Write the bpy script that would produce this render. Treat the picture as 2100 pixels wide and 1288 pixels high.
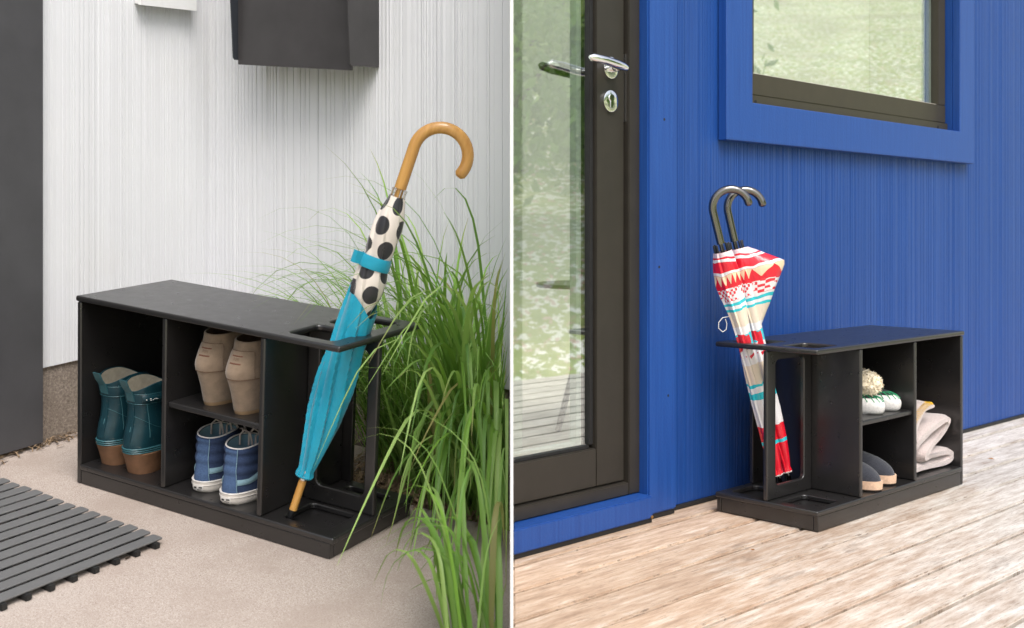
import bpy, bmesh, math, random
import numpy as np
from mathutils import Matrix, Vector
random.seed(7); rng = np.random.default_rng(7)
R = math.radians
scene = bpy.context.scene
for o in list(bpy.data.objects): bpy.data.objects.remove(o)
COL = scene.collection

# ------------------------------------------------------------------ camera
cam_d = bpy.data.cameras.new('camera'); cam = bpy.data.objects.new('camera', cam_d); COL.objects.link(cam)
cam.location = (0, 0, .6982); cam.rotation_euler = (R(90), 0, 0)
cam_d.sensor_width = 36; cam_d.lens = 40.0; cam_d.shift_y = -.0769
cam_d.clip_start = .05; cam_d.clip_end = 600
cam_d.dof.use_dof = True; cam_d.dof.focus_distance = 2.75; cam_d.dof.aperture_fstop = 5.6
scene.camera = cam
# ------------------------------------------------------------------ sky, sun, exposure
SUN = Vector((.28, -.78, 1.25)).normalized()
world = bpy.data.worlds.new('World'); scene.world = world; world.use_nodes = True
wn = world.node_tree; wn.nodes.clear()
sky = wn.nodes.new('ShaderNodeTexSky'); sky.sky_type = 'NISHITA'; sky.sun_disc = False
sky.sun_elevation = math.asin(SUN.z); sky.sun_rotation = math.atan2(SUN.x, SUN.y)
sky.air_density = 1.0; sky.dust_density = 4.0; sky.ozone_density = 1.0
hs = wn.nodes.new('ShaderNodeHueSaturation'); hs.inputs['Saturation'].default_value = .45     # thin overcast
bg = wn.nodes.new('ShaderNodeBackground'); bg.inputs['Strength'].default_value = .15
wo = wn.nodes.new('ShaderNodeOutputWorld')
wn.links.new(sky.outputs[0], hs.inputs['Color']); wn.links.new(hs.outputs[0], bg.inputs[0]); wn.links.new(bg.outputs[0], wo.inputs[0])
sd = bpy.data.lights.new('sun', 'SUN'); sd.energy = 1.3; sd.angle = R(34); sd.color = (1, .96, .91)
sun = bpy.data.objects.new('sun', sd); COL.objects.link(sun)
sun.rotation_euler = (-SUN).to_track_quat('-Z', 'Y').to_euler()
vs = scene.view_settings
vs.view_transform = 'Standard'; vs.look = 'None'; vs.gamma = 1; vs.use_curve_mapping = False
vs.exposure = .66
cy = scene.cycles; cy.max_bounces = 7; cy.diffuse_bounces = 3; cy.glossy_bounces = 3; cy.transparent_max_bounces = 8; cy.caustics_reflective = False; cy.caustics_refractive = False

# ------------------------------------------------------------------ frames of the two places
LX = Vector((.8751, -.4711, -.1108)).normalized()
LY = Vector((.481, .8719, .0918)); LY = (LY - LX*LX.dot(LY)).normalized(); LZ = LX.cross(LY)
LO = Vector((-.984, 2.5615, .1404))                      # sloping concrete patio, bench front corner
LM = Matrix(((LX.x, LY.x, LZ.x, LO.x), (LX.y, LY.y, LZ.y, LO.y), (LX.z, LY.z, LZ.z, LO.z), (0, 0, 0, 1)))
YR = .7616
RX = Vector((math.cos(YR), math.sin(YR), 0)); RY = Vector((-math.sin(YR), math.cos(YR), 0)); RO = Vector((1.2702, 3.1917, 0))
RM = Matrix(((RX.x, RY.x, 0, RO.x), (RX.y, RY.y, 0, RO.y), (0, 0, 1, 0), (0, 0, 0, 1)))
def lw(u, v, w): return LO + LX*u + LY*v + LZ*w
def rw(a, v, z): return RO + RX*a + RY*v + Vector((0, 0, z))

# ------------------------------------------------------------------ materials
def newmat(name):
    m = bpy.data.materials.new(name); m.use_nodes = True; nt = m.node_tree
    b = nt.nodes['Principled BSDF']; return m, nt, b
def N(nt, typ, **kw):
    n = nt.nodes.new(typ)
    for k, v in kw.items(): setattr(n, k, v)
    return n
def ramp(nt, fac, stops, interp='LINEAR'):
    r = N(nt, 'ShaderNodeValToRGB'); r.color_ramp.interpolation = interp
    e = r.color_ramp.elements
    while len(e) < len(stops): e.new(.5)
    for el, (p, c) in zip(e, stops): el.position = p; el.color = (*c, 1) if len(c) == 3 else c
    nt.links.new(fac, r.inputs[0]); return r.outputs[0]
def coords(nt, scale=(1, 1, 1), kind='Object', rot=(0, 0, 0)):
    tc = N(nt, 'ShaderNodeTexCoord'); mp = N(nt, 'ShaderNodeMapping')
    mp.inputs['Scale'].default_value = scale; mp.inputs['Rotation'].default_value = rot
    nt.links.new(tc.outputs[kind], mp.inputs[0]); return mp.outputs[0]
def noise(nt, vec, scale, detail=4, rough=.55, out=0):
    n = N(nt, 'ShaderNodeTexNoise'); n.inputs['Scale'].default_value = scale; n.inputs['Detail'].default_value = detail; n.inputs['Roughness'].default_value = rough
    nt.links.new(vec, n.inputs['Vector']); return n.outputs[out]
def mixc(nt, fac, a, b, mode='MIX'):
    m = N(nt, 'ShaderNodeMix', data_type='RGBA', blend_type=mode)
    for s, v in ((m.inputs[0], fac), (m.inputs[6], a), (m.inputs[7], b)):
        if isinstance(v, (int, float)): s.default_value = v
        elif isinstance(v, (tuple, list)): s.default_value = (*v, 1) if len(v) == 3 else v
        else: nt.links.new(v, s)
    return m.outputs[2]
def mth(nt, op, a, b=None, c=None):
    m = N(nt, 'ShaderNodeMath', operation=op)
    for i, v in enumerate((a, b, c)):
        if v is None: continue
        if isinstance(v, (int, float)): m.inputs[i].default_value = v
        else: nt.links.new(v, m.inputs[i])
    return m.outputs[0]
def bump(nt, b, h, strength=.3, dist=.002):
    n = N(nt, 'ShaderNodeBump'); n.inputs['Strength'].default_value = strength; n.inputs['Distance'].default_value = dist
    nt.links.new(h, n.inputs['Height']); nt.links.new(n.outputs[0], b.inputs['Normal'])
def setp(b, **kw):
    for k, v in kw.items():
        k = k.replace('_', ' ')
        s = b.inputs[k]; s.default_value = (*v, 1) if isinstance(v, tuple) and len(v) == 3 else v
MAT = {}
def simple(key, col, rough=.5, metal=0., var=.15, nscale=60, bstr=.1, bscale=400, bdist=.0005, spec=.5, sheen=0):
    m, nt, b = newmat(key); co = coords(nt)
    n = noise(nt, co, nscale, 5)
    dark = tuple(c*(1-var) for c in col); lite = tuple(min(1, c*(1+var)) for c in col)
    nt.links.new(ramp(nt, n, [(.3, dark), (.7, lite)]), b.inputs['Base Color'])
    setp(b, Roughness=rough, Metallic=metal); b.inputs['Specular IOR Level'].default_value = spec
    if sheen: b.inputs['Sheen Weight'].default_value = sheen
    if bstr: bump(nt, b, noise(nt, co, bscale, 3), bstr, bdist)
    MAT[key] = m; return m

def build_materials():
    # black moulded plastic of the benches: pebble grain, dust specks
    m, nt, b = newmat('bench_plastic'); co = coords(nt)
    n = noise(nt, co, 14, 5); d = noise(nt, co, 900, 2)
    c = ramp(nt, n, [(.3, (.0135, .0128, .0130)), (.7, (.0175, .0163, .0164))])
    dust = ramp(nt, noise(nt, co, 230, 2), [(.74, (0, 0, 0)), (.8, (1, 1, 1))])
    c = mixc(nt, mth(nt, 'MULTIPLY', dust, .02), c, (.2, .19, .18))
    nt.links.new(c, b.inputs['Base Color'])
    nt.links.new(ramp(nt, noise(nt, co, 40, 4), [(.3, (.27,)*3), (.7, (.32,)*3)]), b.inputs['Roughness'])
    b.inputs['Specular IOR Level'].default_value = .8; bump(nt, b, d, .07, .0003); MAT['bench'] = m
    # white painted cladding
    m, nt, b = newmat('white_paint'); co = coords(nt)
    st = noise(nt, co, 4, 4)
    c = ramp(nt, st, [(.3, (.695, .70, .73)), (.7, (.72, .725, .75))])
    sp = ramp(nt, noise(nt, co, 55, 3), [(.75, (0, 0, 0)), (.79, (1, 1, 1))])
    c = mixc(nt, mth(nt, 'MULTIPLY', sp, .3), c, (.45, .42, .36))
    c = mixc(nt, mth(nt, 'MULTIPLY', ramp(nt, noise(nt, co, 3, 4), [(.55, (0, 0, 0)), (.75, (1, 1, 1))]), .12), c, (.62, .58, .5))
    nt.links.new(c, b.inputs['Base Color']); setp(b, Roughness=.55)
    bump(nt, b, noise(nt, co, 340, 3), .18, .0006); MAT['white'] = m
    # concrete slab
    m, nt, b = newmat('concrete'); co = coords(nt)
    g1 = noise(nt, co, 420, 3, .75); g2 = noise(nt, co, 330, 2); big = noise(nt, co, 5, 6, .65)
    c = ramp(nt, g1, [(.30, (.17, .13, .105)), (.42, (.37, .305, .265)), (.58, (.46, .395, .35)), (.70, (.66, .61, .57))])
    c = mixc(nt, ramp(nt, g2, [(.62, (0, 0, 0)), (.70, (.75,)*3)]), c, (.15, .11, .085))
    c = mixc(nt, ramp(nt, big, [(.47, (0, 0, 0)), (.62, (.55,)*3)]), c, (.33, .265, .225))
    c = mixc(nt, ramp(nt, noise(nt, co, 1.8, 4), [(.58, (0, 0, 0)), (.78, (.35,)*3)]), c, (.54, .50, .47))
    nt.links.new(c, b.inputs['Base Color']); setp(b, Roughness=.9)
    bump(nt, b, mth(nt, 'ADD', g1, mth(nt, 'MULTIPLY', big, 2.)), .5, .0015); MAT['concrete'] = m
    # foundation
    m, nt, b = newmat('foundation'); co = coords(nt)
    c = ramp(nt, noise(nt, co, 170, 5, .7), [(.3, (.13, .105, .085)), (.55, (.29, .24, .2)), (.72, (.46, .40, .34))])
    c = mixc(nt, ramp(nt, noise(nt, co, 9, 5), [(.45, (0, 0, 0)), (.7, (.7,)*3)]), c, (.2, .16, .13))
    nt.links.new(c, b.inputs['Base Color']); setp(b, Roughness=.95)
    bump(nt, b, noise(nt, co, 120, 6, .7), .8, .004); MAT['foundation'] = m
    # blue paint
    for key, k, bs in (('blue_wall', 1., .15), ('blue_trim', 1.08, .35)):
        m, nt, b = newmat(key); co = coords(nt)
        st = noise(nt, coords(nt, (1, 1, .03)), 120, 4)
        c = ramp(nt, st, [(.3, (.009*k, .052*k, .235*k)), (.7, (.015*k, .072*k, .295*k))])
        sp = ramp(nt, noise(nt, co, 130, 2), [(.77, (0, 0, 0)), (.8, (1, 1, 1))])
        c = mixc(nt, mth(nt, 'MULTIPLY', sp, .2), c, (.25, .32, .5))
        nt.links.new(c, b.inputs['Base Color']); setp(b, Roughness=.42)
        bump(nt, b, noise(nt, co, 150, 3), bs, .0012); MAT[key] = m
    # weathered deck boards: grain runs along local x; per-object tint
    m, nt, b = newmat('deck_wood')
    oi = N(nt, 'ShaderNodeObjectInfo')
    tc = N(nt, 'ShaderNodeTexCoord'); off = N(nt, 'ShaderNodeVectorMath', operation='MULTIPLY_ADD')
    off.inputs[1].default_value = (1, 1, 1); cmb = N(nt, 'ShaderNodeCombineXYZ')
    nt.links.new(mth(nt, 'MULTIPLY', oi.outputs['Random'], 37.), cmb.inputs[2])
    nt.links.new(tc.outputs['Object'], off.inputs[0]); nt.links.new(cmb.outputs[0], off.inputs[2])
    def sc(s):
        mp = N(nt, 'ShaderNodeMapping'); mp.inputs['Scale'].default_value = s; nt.links.new(off.outputs[0], mp.inputs[0]); return mp.outputs[0]
    fine = noise(nt, sc((24, 380, 1)), 1, 4, .75); mid = noise(nt, sc((7, 52, 1)), 1, 7, .72)
    patch = noise(nt, sc((3.6, 12, 1)), 1, 8, .72)
    # the boards nearest the door kept their oil, those out in the weather went silver
    sx = N(nt, 'ShaderNodeSeparateXYZ'); nt.links.new(tc.outputs['Object'], sx.inputs[0])
    age = mth(nt, 'ADD', mth(nt, 'SUBTRACT', mth(nt, 'MULTIPLY', sx.outputs[0], .35), mth(nt, 'MULTIPLY', sx.outputs[1], .6)), mth(nt, 'MULTIPLY', mid, .9))
    aged = ramp(nt, mth(nt, 'ADD', age, mth(nt, 'MULTIPLY', patch, .5)), [(.30, (0, 0, 0)), (.78, (1, 1, 1))])
    warm = ramp(nt, mid, [(.28, (.30, .18, .10)), (.46, (.47, .30, .18)), (.58, (.56, .395, .265)), (.72, (.70, .59, .48))])
    grey = ramp(nt, mid, [(.3, (.31, .26, .215)), (.48, (.52, .465, .405)), (.66, (.68, .63, .57))])
    c = mixc(nt, aged, warm, grey)
    c = mixc(nt, ramp(nt, patch, [(.6, (0, 0, 0)), (.7, (.6,)*3)]), c, (.21, .155, .115))
    c = mixc(nt, ramp(nt, fine, [(.36, (.75,)*3), (.43, (0, 0, 0))]), c, (.20, .135, .09))
    c = mixc(nt, ramp(nt, fine, [(.6, (0, 0, 0)), (.75, (.4,)*3)]), c, (.72, .66, .59))
    hv = N(nt, 'ShaderNodeHueSaturation'); hv.inputs['Saturation'].default_value = .80; nt.links.new(c, hv.inputs['Color'])
    nt.links.new(mth(nt, 'MULTIPLY_ADD', oi.outputs['Random'], .25, .88), hv.inputs['Value'])
    nt.links.new(hv.outputs[0], b.inputs['Base Color']); setp(b, Roughness=.75)
    bump(nt, b, mth(nt, 'ADD', fine, mid), .45, .0015); MAT['deck'] = m
    # grass blades: tint comes from a colour attribute
    m, nt, b = newmat('grass_blade'); at = N(nt, 'ShaderNodeAttribute', attribute_name='tint')
    streak = noise(nt, coords(nt, (60, 60, 3), 'Object'), 6, 3)
    c = mixc(nt, mth(nt, 'MULTIPLY', streak, .35), at.outputs['Color'], (.24, .40, .10))
    nt.links.new(c, b.inputs['Base Color']); setp(b, Roughness=.42)
    tr = N(nt, 'ShaderNodeBsdfTranslucent'); nt.links.new(mixc(nt, .5, c, (.3, .5, .05)), tr.inputs[0])
    mx = N(nt, 'ShaderNodeMixShader'); mx.inputs[0].default_value = .4
    nt.links.new(b.outputs[0], mx.inputs[1]); nt.links.new(tr.outputs[0], mx.inputs[2]); nt.links.new(mx.outputs[0], nt.nodes['Material Output'].inputs[0])
    MAT['grass'] = m
    # tree leaves
    m, nt, b = newmat('leaf'); oi = N(nt, 'ShaderNodeObjectInfo')
    nn = noise(nt, coords(nt), 1.2, 4)
    c = ramp(nt, nn, [(.3, (.08, .17, .025)), (.55, (.20, .34, .06)), (.75, (.36, .48, .11))])
    nt.links.new(c, b.inputs['Base Color']); setp(b, Roughness=.5)
    tr = N(nt, 'ShaderNodeBsdfTranslucent'); nt.links.new(c, tr.inputs[0]); mx = N(nt, 'ShaderNodeMixShader'); mx.inputs[0].default_value = .4
    nt.links.new(b.outputs[0], mx.inputs[1]); nt.links.new(tr.outputs[0], mx.inputs[2]); nt.links.new(mx.outputs[0], nt.nodes['Material Output'].inputs[0]); MAT['leaf'] = m
    # lawn on the slope, fallen petals and dry leaves
    m, nt, b = newmat('lawn'); co = coords(nt)
    c = ramp(nt, noise(nt, co, 2.2, 6, .7), [(.3, (.15, .22, .04)), (.5, (.30, .38, .09)), (.7, (.48, .50, .2))])
    c = mixc(nt, ramp(nt, noise(nt, co, 11, 3, .6), [(.52, (0, 0, 0)), (.57, (1, 1, 1))]), c, (.88, .87, .80))
    c = mixc(nt, ramp(nt, noise(nt, coords(nt, (1, 1.3, 1)), 9, 3, .6), [(.58, (0, 0, 0)), (.64, (.8,)*3)]), c, (.62, .36, .32))
    c = mixc(nt, ramp(nt, noise(nt, co, .5, 4), [(.45, (0, 0, 0)), (.7, (.6,)*3)]), c, (.27, .23, .15))
    nt.links.new(c, b.inputs['Base Color']); setp(b, Roughness=.9); MAT['lawn'] = m
    # insulated glazing with a bright coating
    m, nt, b = newmat('glazing'); nt.nodes.remove(b)
    gl = N(nt, 'ShaderNodeBsdfGlossy'); gl.inputs['Roughness'].default_value = .004; gl.inputs[0].default_value = (.97, 1, .97, 1)
    tp = N(nt, 'ShaderNodeBsdfTransparent'); tp.inputs[0].default_value = (.95, .98, .96, 1)
    mx = N(nt, 'ShaderNodeMixShader'); mx.inputs[0].default_value = .34
    nt.links.new(tp.outputs[0], mx.inputs[1]); nt.links.new(gl.outputs[0], mx.inputs[2]); nt.links.new(mx.outputs[0], nt.nodes['Material Output'].inputs[0]); MAT['glass'] = m
    # varnished beech
    m, nt, b = newmat('varnished_wood'); co = coords(nt, (14, 14, 1.5))
    c = ramp(nt, noise(nt, co, 6, 5, .6), [(.3, (.50, .24, .055)), (.7, (.68, .37, .10))])
    nt.links.new(c, b.inputs['Base Color']); setp(b, Roughness=.25); b.inputs['Coat Weight'].default_value = .4; MAT['wood'] = m
    # polka dot fabric: uv in metres
    m, nt, b = newmat('polka_fabric'); uv = N(nt, 'ShaderNodeTexCoord'); sp = N(nt, 'ShaderNodeSeparateXYZ'); nt.links.new(uv.outputs['UV'], sp.inputs[0])
    P = .058
    vrow = mth(nt, 'DIVIDE', sp.outputs[1], P*.80); row = mth(nt, 'FLOOR', vrow)
    u2 = mth(nt, 'ADD', mth(nt, 'DIVIDE', sp.outputs[0], P), mth(nt, 'MULTIPLY', row, .5))
    fu = mth(nt, 'SUBTRACT', mth(nt, 'FRACT', u2), .5); fv = mth(nt, 'SUBTRACT', mth(nt, 'FRACT', vrow), .5)
    d2 = mth(nt, 'SQRT', mth(nt, 'ADD', mth(nt, 'POWER', mth(nt, 'ABSOLUTE', fu), 2.), mth(nt, 'MULTIPLY', mth(nt, 'POWER', mth(nt, 'ABSOLUTE', fv), 2.), .64)))
    dot = ramp(nt, d2, [(.325, (1, 1, 1)), (.335, (0, 0, 0))])
    c = mixc(nt, dot, (.80, .73, .66), (.022, .022, .026)); nt.links.new(c, b.inputs['Base Color']); setp(b, Roughness=.38)
    b.inputs['Sheen Weight'].default_value = .3
    bump(nt, b, noise(nt, coords(nt, (1, 1, .4)), 70, 4), .35, .003); MAT['polka'] = m
    simple('teal_fabric', (.001, .33, .49), .42, var=.08, nscale=20, bstr=.35, bscale=60, bdist=.003, sheen=.3)
    # patterned clear plastic canopy: uv.y = distance up the canopy (0..1), uv.x = turns
    m, nt, b = newmat('print_plastic'); uv = N(nt, 'ShaderNodeTexCoord'); sp = N(nt, 'ShaderNodeSeparateXYZ'); nt.links.new(uv.outputs['UV'], sp.inputs[0])
    wob = mth(nt, 'MULTIPLY', mth(nt, 'SUBTRACT', noise(nt, coords(nt), 14, 2), .5), .05)
    y = mth(nt, 'ADD', sp.outputs[1], wob); x = sp.outputs[0]
    RED, TEAL, CREAM, CLR = (.74, .010, .03), (.03, .55, .64), (.80, .69, .56), (.82, .80, .81)
    band = ramp(nt, y, [(0, RED), (.135, TEAL), (.15, RED), (.215, CLR), (.345, TEAL), (.375, CLR), (.395, TEAL), (.41, CREAM), (.50, CLR), (.585, TEAL), (.635, CLR),
                        (.665, CREAM), (.735, TEAL), (.75, CLR), (.765, TEAL), (.775, CLR), (.84, RED), (.905, CLR), (.915, RED), (.96, CLR), (.972, RED), (.98, (.8, .62, .64))], 'CONSTANT')
    saw = mth(nt, 'PINGPONG', mth(nt, 'MULTIPLY', x, 26.), 1.)
    tri = mth(nt, 'LESS_THAN', mth(nt, 'MULTIPLY', mth(nt, 'SUBTRACT', .905, y), 22.), saw)
    inb = mth(nt, 'MULTIPLY', mth(nt, 'GREATER_THAN', y, .862), mth(nt, 'LESS_THAN', y, .905))
    c = mixc(nt, mth(nt, 'MULTIPLY', mth(nt, 'MULTIPLY', tri, inb), .9), band, (.85, .72, .48))
    ck = N(nt, 'ShaderNodeTexChecker'); cb = N(nt, 'ShaderNodeCombineXYZ'); nt.links.new(mth(nt, 'MULTIPLY', x, 30.), cb.inputs[0]); nt.links.new(mth(nt, 'MULTIPLY', y, 75.), cb.inputs[1])
    ck.inputs[3].default_value = 1; nt.links.new(cb.outputs[0], ck.inputs[0])
    inc = mth(nt, 'MULTIPLY', mth(nt, 'GREATER_THAN', y, .785), mth(nt, 'LESS_THAN', y, .85))
    c = mixc(nt, mth(nt, 'MULTIPLY', mth(nt, 'MULTIPLY', ck.outputs[1], inc), mth(nt, 'GREATER_THAN', noise(nt, coords(nt), 45, 1), .42)), c, (.75, .03, .05))
    st = mth(nt, 'GREATER_THAN', noise(nt, coords(nt, (1, 1, 1)), 38, 1), .57)
    ins = mth(nt, 'MULTIPLY', mth(nt, 'GREATER_THAN', y, .51), mth(nt, 'LESS_THAN', y, .64))
    c = mixc(nt, mth(nt, 'MULTIPLY', st, ins), c, (.72, .02, .04))
    nt.links.new(c, b.inputs['Base Color']); setp(b, Roughness=.22); b.inputs['Coat Weight'].default_value = .5
    bump(nt, b, noise(nt, coords(nt, (1, 1, .25)), 110, 4), .5, .004); MAT['print'] = m
    simple('charcoal_panel', (.060, .059, .064), .5, var=.12, nscale=8, bstr=.12, bscale=300)
    simple('mailbox_metal', (.042, .039, .040), .42, var=.15, nscale=12, bstr=.15, bscale=250)
    simple('navy_metal', (.03, .034, .042), .4, var=.1)
    simple('utility_white', (.78, .78, .78), .45, var=.03)
    simple('mat_rubber', (.125, .126, .127), .6, var=.06, nscale=30, bstr=.3, bscale=700)
    simple('mat_connector', (.014, .014, .014), .6)
    simple('door_bronze', (.030, .026, .021), .42, var=.1, nscale=20, bstr=.06)
    simple('window_bronze', (.045, .038, .025), .45, var=.08, nscale=20, bstr=.06)
    simple('gasket', (.012, .012, .013), .6)
    simple('chrome', (.85, .85, .85), .08, 1., var=.02, bstr=0)
    simple('black_chrome', (.20, .19, .18), .12, 1., var=.05, bstr=0)
    simple('black_plastic', (.012, .012, .013), .3, bstr=0)
    simple('brass', (.6, .38, .15), .3, 1.)
    simple('spacer', (.72, .78, .74), .4, var=.03, bstr=0)
    # boots
    m, nt, b = newmat('teal_rubber'); co = coords(nt)
    c = ramp(nt, noise(nt, co, 16, 5), [(.3, (.004, .024, .034)), (.7, (.008, .048, .064))])
    c = mixc(nt, ramp(nt, noise(nt, co, 120, 4), [(.64, (0, 0, 0)), (.75, (.5,)*3)]), c, (.12, .13, .11))
    nt.links.new(c, b.inputs['Base Color']); setp(b, Roughness=.35); bump(nt, b, noise(nt, co, 200, 3), .12, .001); MAT['teal_rubber'] = m
    simple('teal_seam', (.03, .11, .13), .4)
    simple('boot_lining', (.42, .38, .30), .9)
    simple('heel_tan', (.20, .10, .052), .7, var=.22, nscale=35, bstr=.4, bscale=120, bdist=.001)
    simple('suede', (.225, .162, .112), .95, var=.2, nscale=45, bstr=.6, bscale=600, bdist=.0012, sheen=.3)
    simple('suede_sole', (.28, .18, .10), .8)
    simple('suede_seam', (.12, .07, .045), .9)
    simple('brown_print', (.13, .05, .03), .8)
    # denim: twill weave
    for key, a_, b_ in (('denim', (.025, .05, .12), (.065, .12, .235)), ('denim_dark', (.010, .020, .058), (.03, .055, .125))):
        m, nt, b = newmat(key); co = coords(nt, (420, 420, 420))
        w = N(nt, 'ShaderNodeTexWave'); w.inputs['Scale'].default_value = 1.; w.inputs['Distortion'].default_value = 3; nt.links.new(co, w.inputs[0])
        n2 = noise(nt, coords(nt), 350, 3)
        nt.links.new(ramp(nt, mth(nt, 'MULTIPLY_ADD', w.outputs[1], .35, mth(nt, 'MULTIPLY', n2, .6)), [(.25, a_), (.65, b_)]), b.inputs['Base Color']); setp(b, Roughness=.9)
        bump(nt, b, n2, .4, .001); MAT[key] = m
    simple('light_denim', (.20, .33, .40), .85, var=.1, nscale=300)
    simple('canvas_white', (.66, .63, .60), .7, var=.12, nscale=40)
    simple('sole_white', (.68, .63, .58), .6, var=.16, nscale=30)
    simple('lace', (.42, .36, .33), .9)
    simple('ink', (.02, .02, .02), .7, bstr=0)
    simple('print_white', (.75, .75, .72), .6, bstr=0)
    simple('felt_white', (.74, .72, .70), .95, var=.12, nscale=200, bstr=.8, bscale=400, bdist=.002)
    simple('fleece', (.88, .77, .58), .95, var=.15, nscale=120, bstr=.8, bscale=90, bdist=.006, sheen=.5)
    simple('felt_black', (.028, .033, .036), .95, var=.3, nscale=300, bstr=.3)
    simple('green_yarn', (.02, .28, .12), .8)
    simple('felt_charcoal', (.032, .035, .047), .98, var=.3, nscale=300, bstr=.8, bscale=500, bdist=.002, sheen=.3)
    simple('cork_sole', (.68, .46, .32), .85, var=.15, nscale=150)
    simple('dark_sole', (.07, .05, .04), .8)
    simple('wool', (.56, .47, .445), .98, var=.3, nscale=420, bstr=.9, bscale=420, bdist=.003, sheen=.6)
    simple('yellow_yarn', (.78, .48, .03), .9)
    simple('soil', (.06, .042, .03), .95, var=.4, nscale=60, bstr=.8, bscale=80, bdist=.01)
    simple('straw', (.26, .18, .11), .9, var=.35, nscale=25)
    simple('bark', (.09, .065, .045), .9, var=.3, nscale=30, bstr=.8, bscale=40, bdist=.02)
    simple('screen_white', (.93, .93, .93), .5, var=.01, bstr=0)
    simple('interior_wall', (.56, .58, .50), .9, var=.04)
    simple('interior_floor', (.62, .57, .50), .5, var=.15, nscale=9)
    m, nt, b = newmat('streaky_cover'); co = coords(nt, (1, 1, .28), rot=(0, R(28), 0))
    c = ramp(nt, noise(nt, co, 26, 4, .6), [(.44, (.80, .80, .76)), (.55, (.88, .88, .86)), (.60, (.98, .98, .98))])
    nt.links.new(c, b.inputs['Base Color']); setp(b, Roughness=.6); MAT['streaky'] = m
    simple('dry_leaf', (.42, .2, .07), .8)
    simple('table_dark', (.03, .03, .03), .4)
build_materials()

# ------------------------------------------------------------------ mesh helpers
def link(name, me, mat=None, parent=None, smooth=None):
    o = bpy.data.objects.new(name, me); COL.objects.link(o)
    if mat is not None and me is not None and not me.materials: me.materials.append(MAT[mat])
    if parent is not None: o.parent = parent
    if smooth is not None:
        me.polygons.foreach_set('use_smooth', [True]*len(me.polygons))
        if smooth > 0: me.set_sharp_from_angle(angle=R(smooth))
    return o
def tag(o, label, cat=None, group=None, kind=None):
    o['label'] = label
    if cat: o['category'] = cat
    if group: o['group'] = group
    if kind: o['kind'] = kind
    return o
def struct(o): o['kind'] = 'structure'; return o
def empty(name, M):
    o = bpy.data.objects.new(name, None); COL.objects.link(o); o.matrix_world = M; o.empty_display_size = .05; return o
def mesh(name, v, f):
    me = bpy.data.meshes.new(name); me.from_pydata([tuple(p) for p in v], [], f); me.validate(); me.update(); return me
def rrect(x0, y0, x1, y1, r=.006, n=4):
    pts = []
    for cx, cy, a in ((x1-r, y1-r, 0), (x0+r, y1-r, 90), (x0+r, y0+r, 180), (x1-r, y0+r, 270)):
        for k in range(n+1):
            t = R(a+90*k/n); pts.append((cx+r*math.cos(t), cy+r*math.sin(t)))
    return pts
def plate(name, loops, thick, bev, mat, parent, M, smooth=40, res=2):
    """Flat sheet from 2D loops (first outer, rest holes), edges rounded; M maps the sheet into the parent's space."""
    cu = bpy.data.curves.new(name, 'CURVE'); cu.dimensions = '2D'; cu.fill_mode = 'BOTH'
    cu.extrude = max(thick/2-bev, 1e-5); cu.bevel_depth = bev; cu.bevel_resolution = res; cu.offset = -bev
    for lp in loops:
        s = cu.splines.new('POLY'); s.points.add(len(lp)-1); s.use_cyclic_u = True
        for p, q in zip(s.points, lp): p.co = (q[0], q[1], 0, 1)
    t = bpy.data.objects.new('tmp', cu); COL.objects.link(t)
    dg = bpy.context.evaluated_depsgraph_get(); dg.update()
    me = bpy.data.meshes.new_from_object(t.evaluated_get(dg)); bpy.data.objects.remove(t); bpy.data.curves.remove(cu)
    bm = bmesh.new(); bm.from_mesh(me); bmesh.ops.remove_doubles(bm, verts=bm.verts, dist=1e-6); bm.transform(M)
    if M.determinant() < 0: bmesh.ops.reverse_faces(bm, faces=bm.faces)
    bm.to_mesh(me); bm.free(); me.materials.clear()
    o = link(name, me, mat, parent, smooth); zax = Vector((M[0][2], M[1][2], M[2][2])).normalized()
    for p in me.polygons:                                  # the flat of the sheet stays flat, only the rounded edge is smooth
        if abs(p.normal.dot(zax)) > .98 or abs(p.normal.dot(zax)) < .02: p.use_smooth = False
    return o
PXY = lambda z: Matrix.Translation((0, 0, z))                                   # sheet lying flat at height z
def PYZ(x): return Matrix(((0, 0, 1, x), (1, 0, 0, 0), (0, 1, 0, 0), (0, 0, 0, 1)))   # sheet (y,z) at x
def PXZ(y): return Matrix(((1, 0, 0, 0), (0, 0, -1, y), (0, 1, 0, 0), (0, 0, 0, 1)))  # sheet (x,z) at y
def boxm(name, x0, x1, y0, y1, z0, z1, bev=.0):
    bm = bmesh.new(); bmesh.ops.create_cube(bm, size=1)
    bmesh.ops.scale(bm, vec=(x1-x0, y1-y0, z1-z0), verts=bm.verts); bmesh.ops.translate(bm, vec=((x0+x1)/2, (y0+y1)/2, (z0+z1)/2), verts=bm.verts)
    if bev: bmesh.ops.bevel(bm, geom=list(bm.edges), offset=bev, segments=2, affect='EDGES', clamp_overlap=True)
    me = bpy.data.meshes.new(name); bm.to_mesh(me); bm.free(); return me
def box(name, x0, x1, y0, y1, z0, z1, mat, parent=None, bev=.0, smooth=40):
    return link(name, boxm(name, x0, x1, y0, y1, z0, z1, bev), mat, parent, smooth if bev else None)
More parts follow.
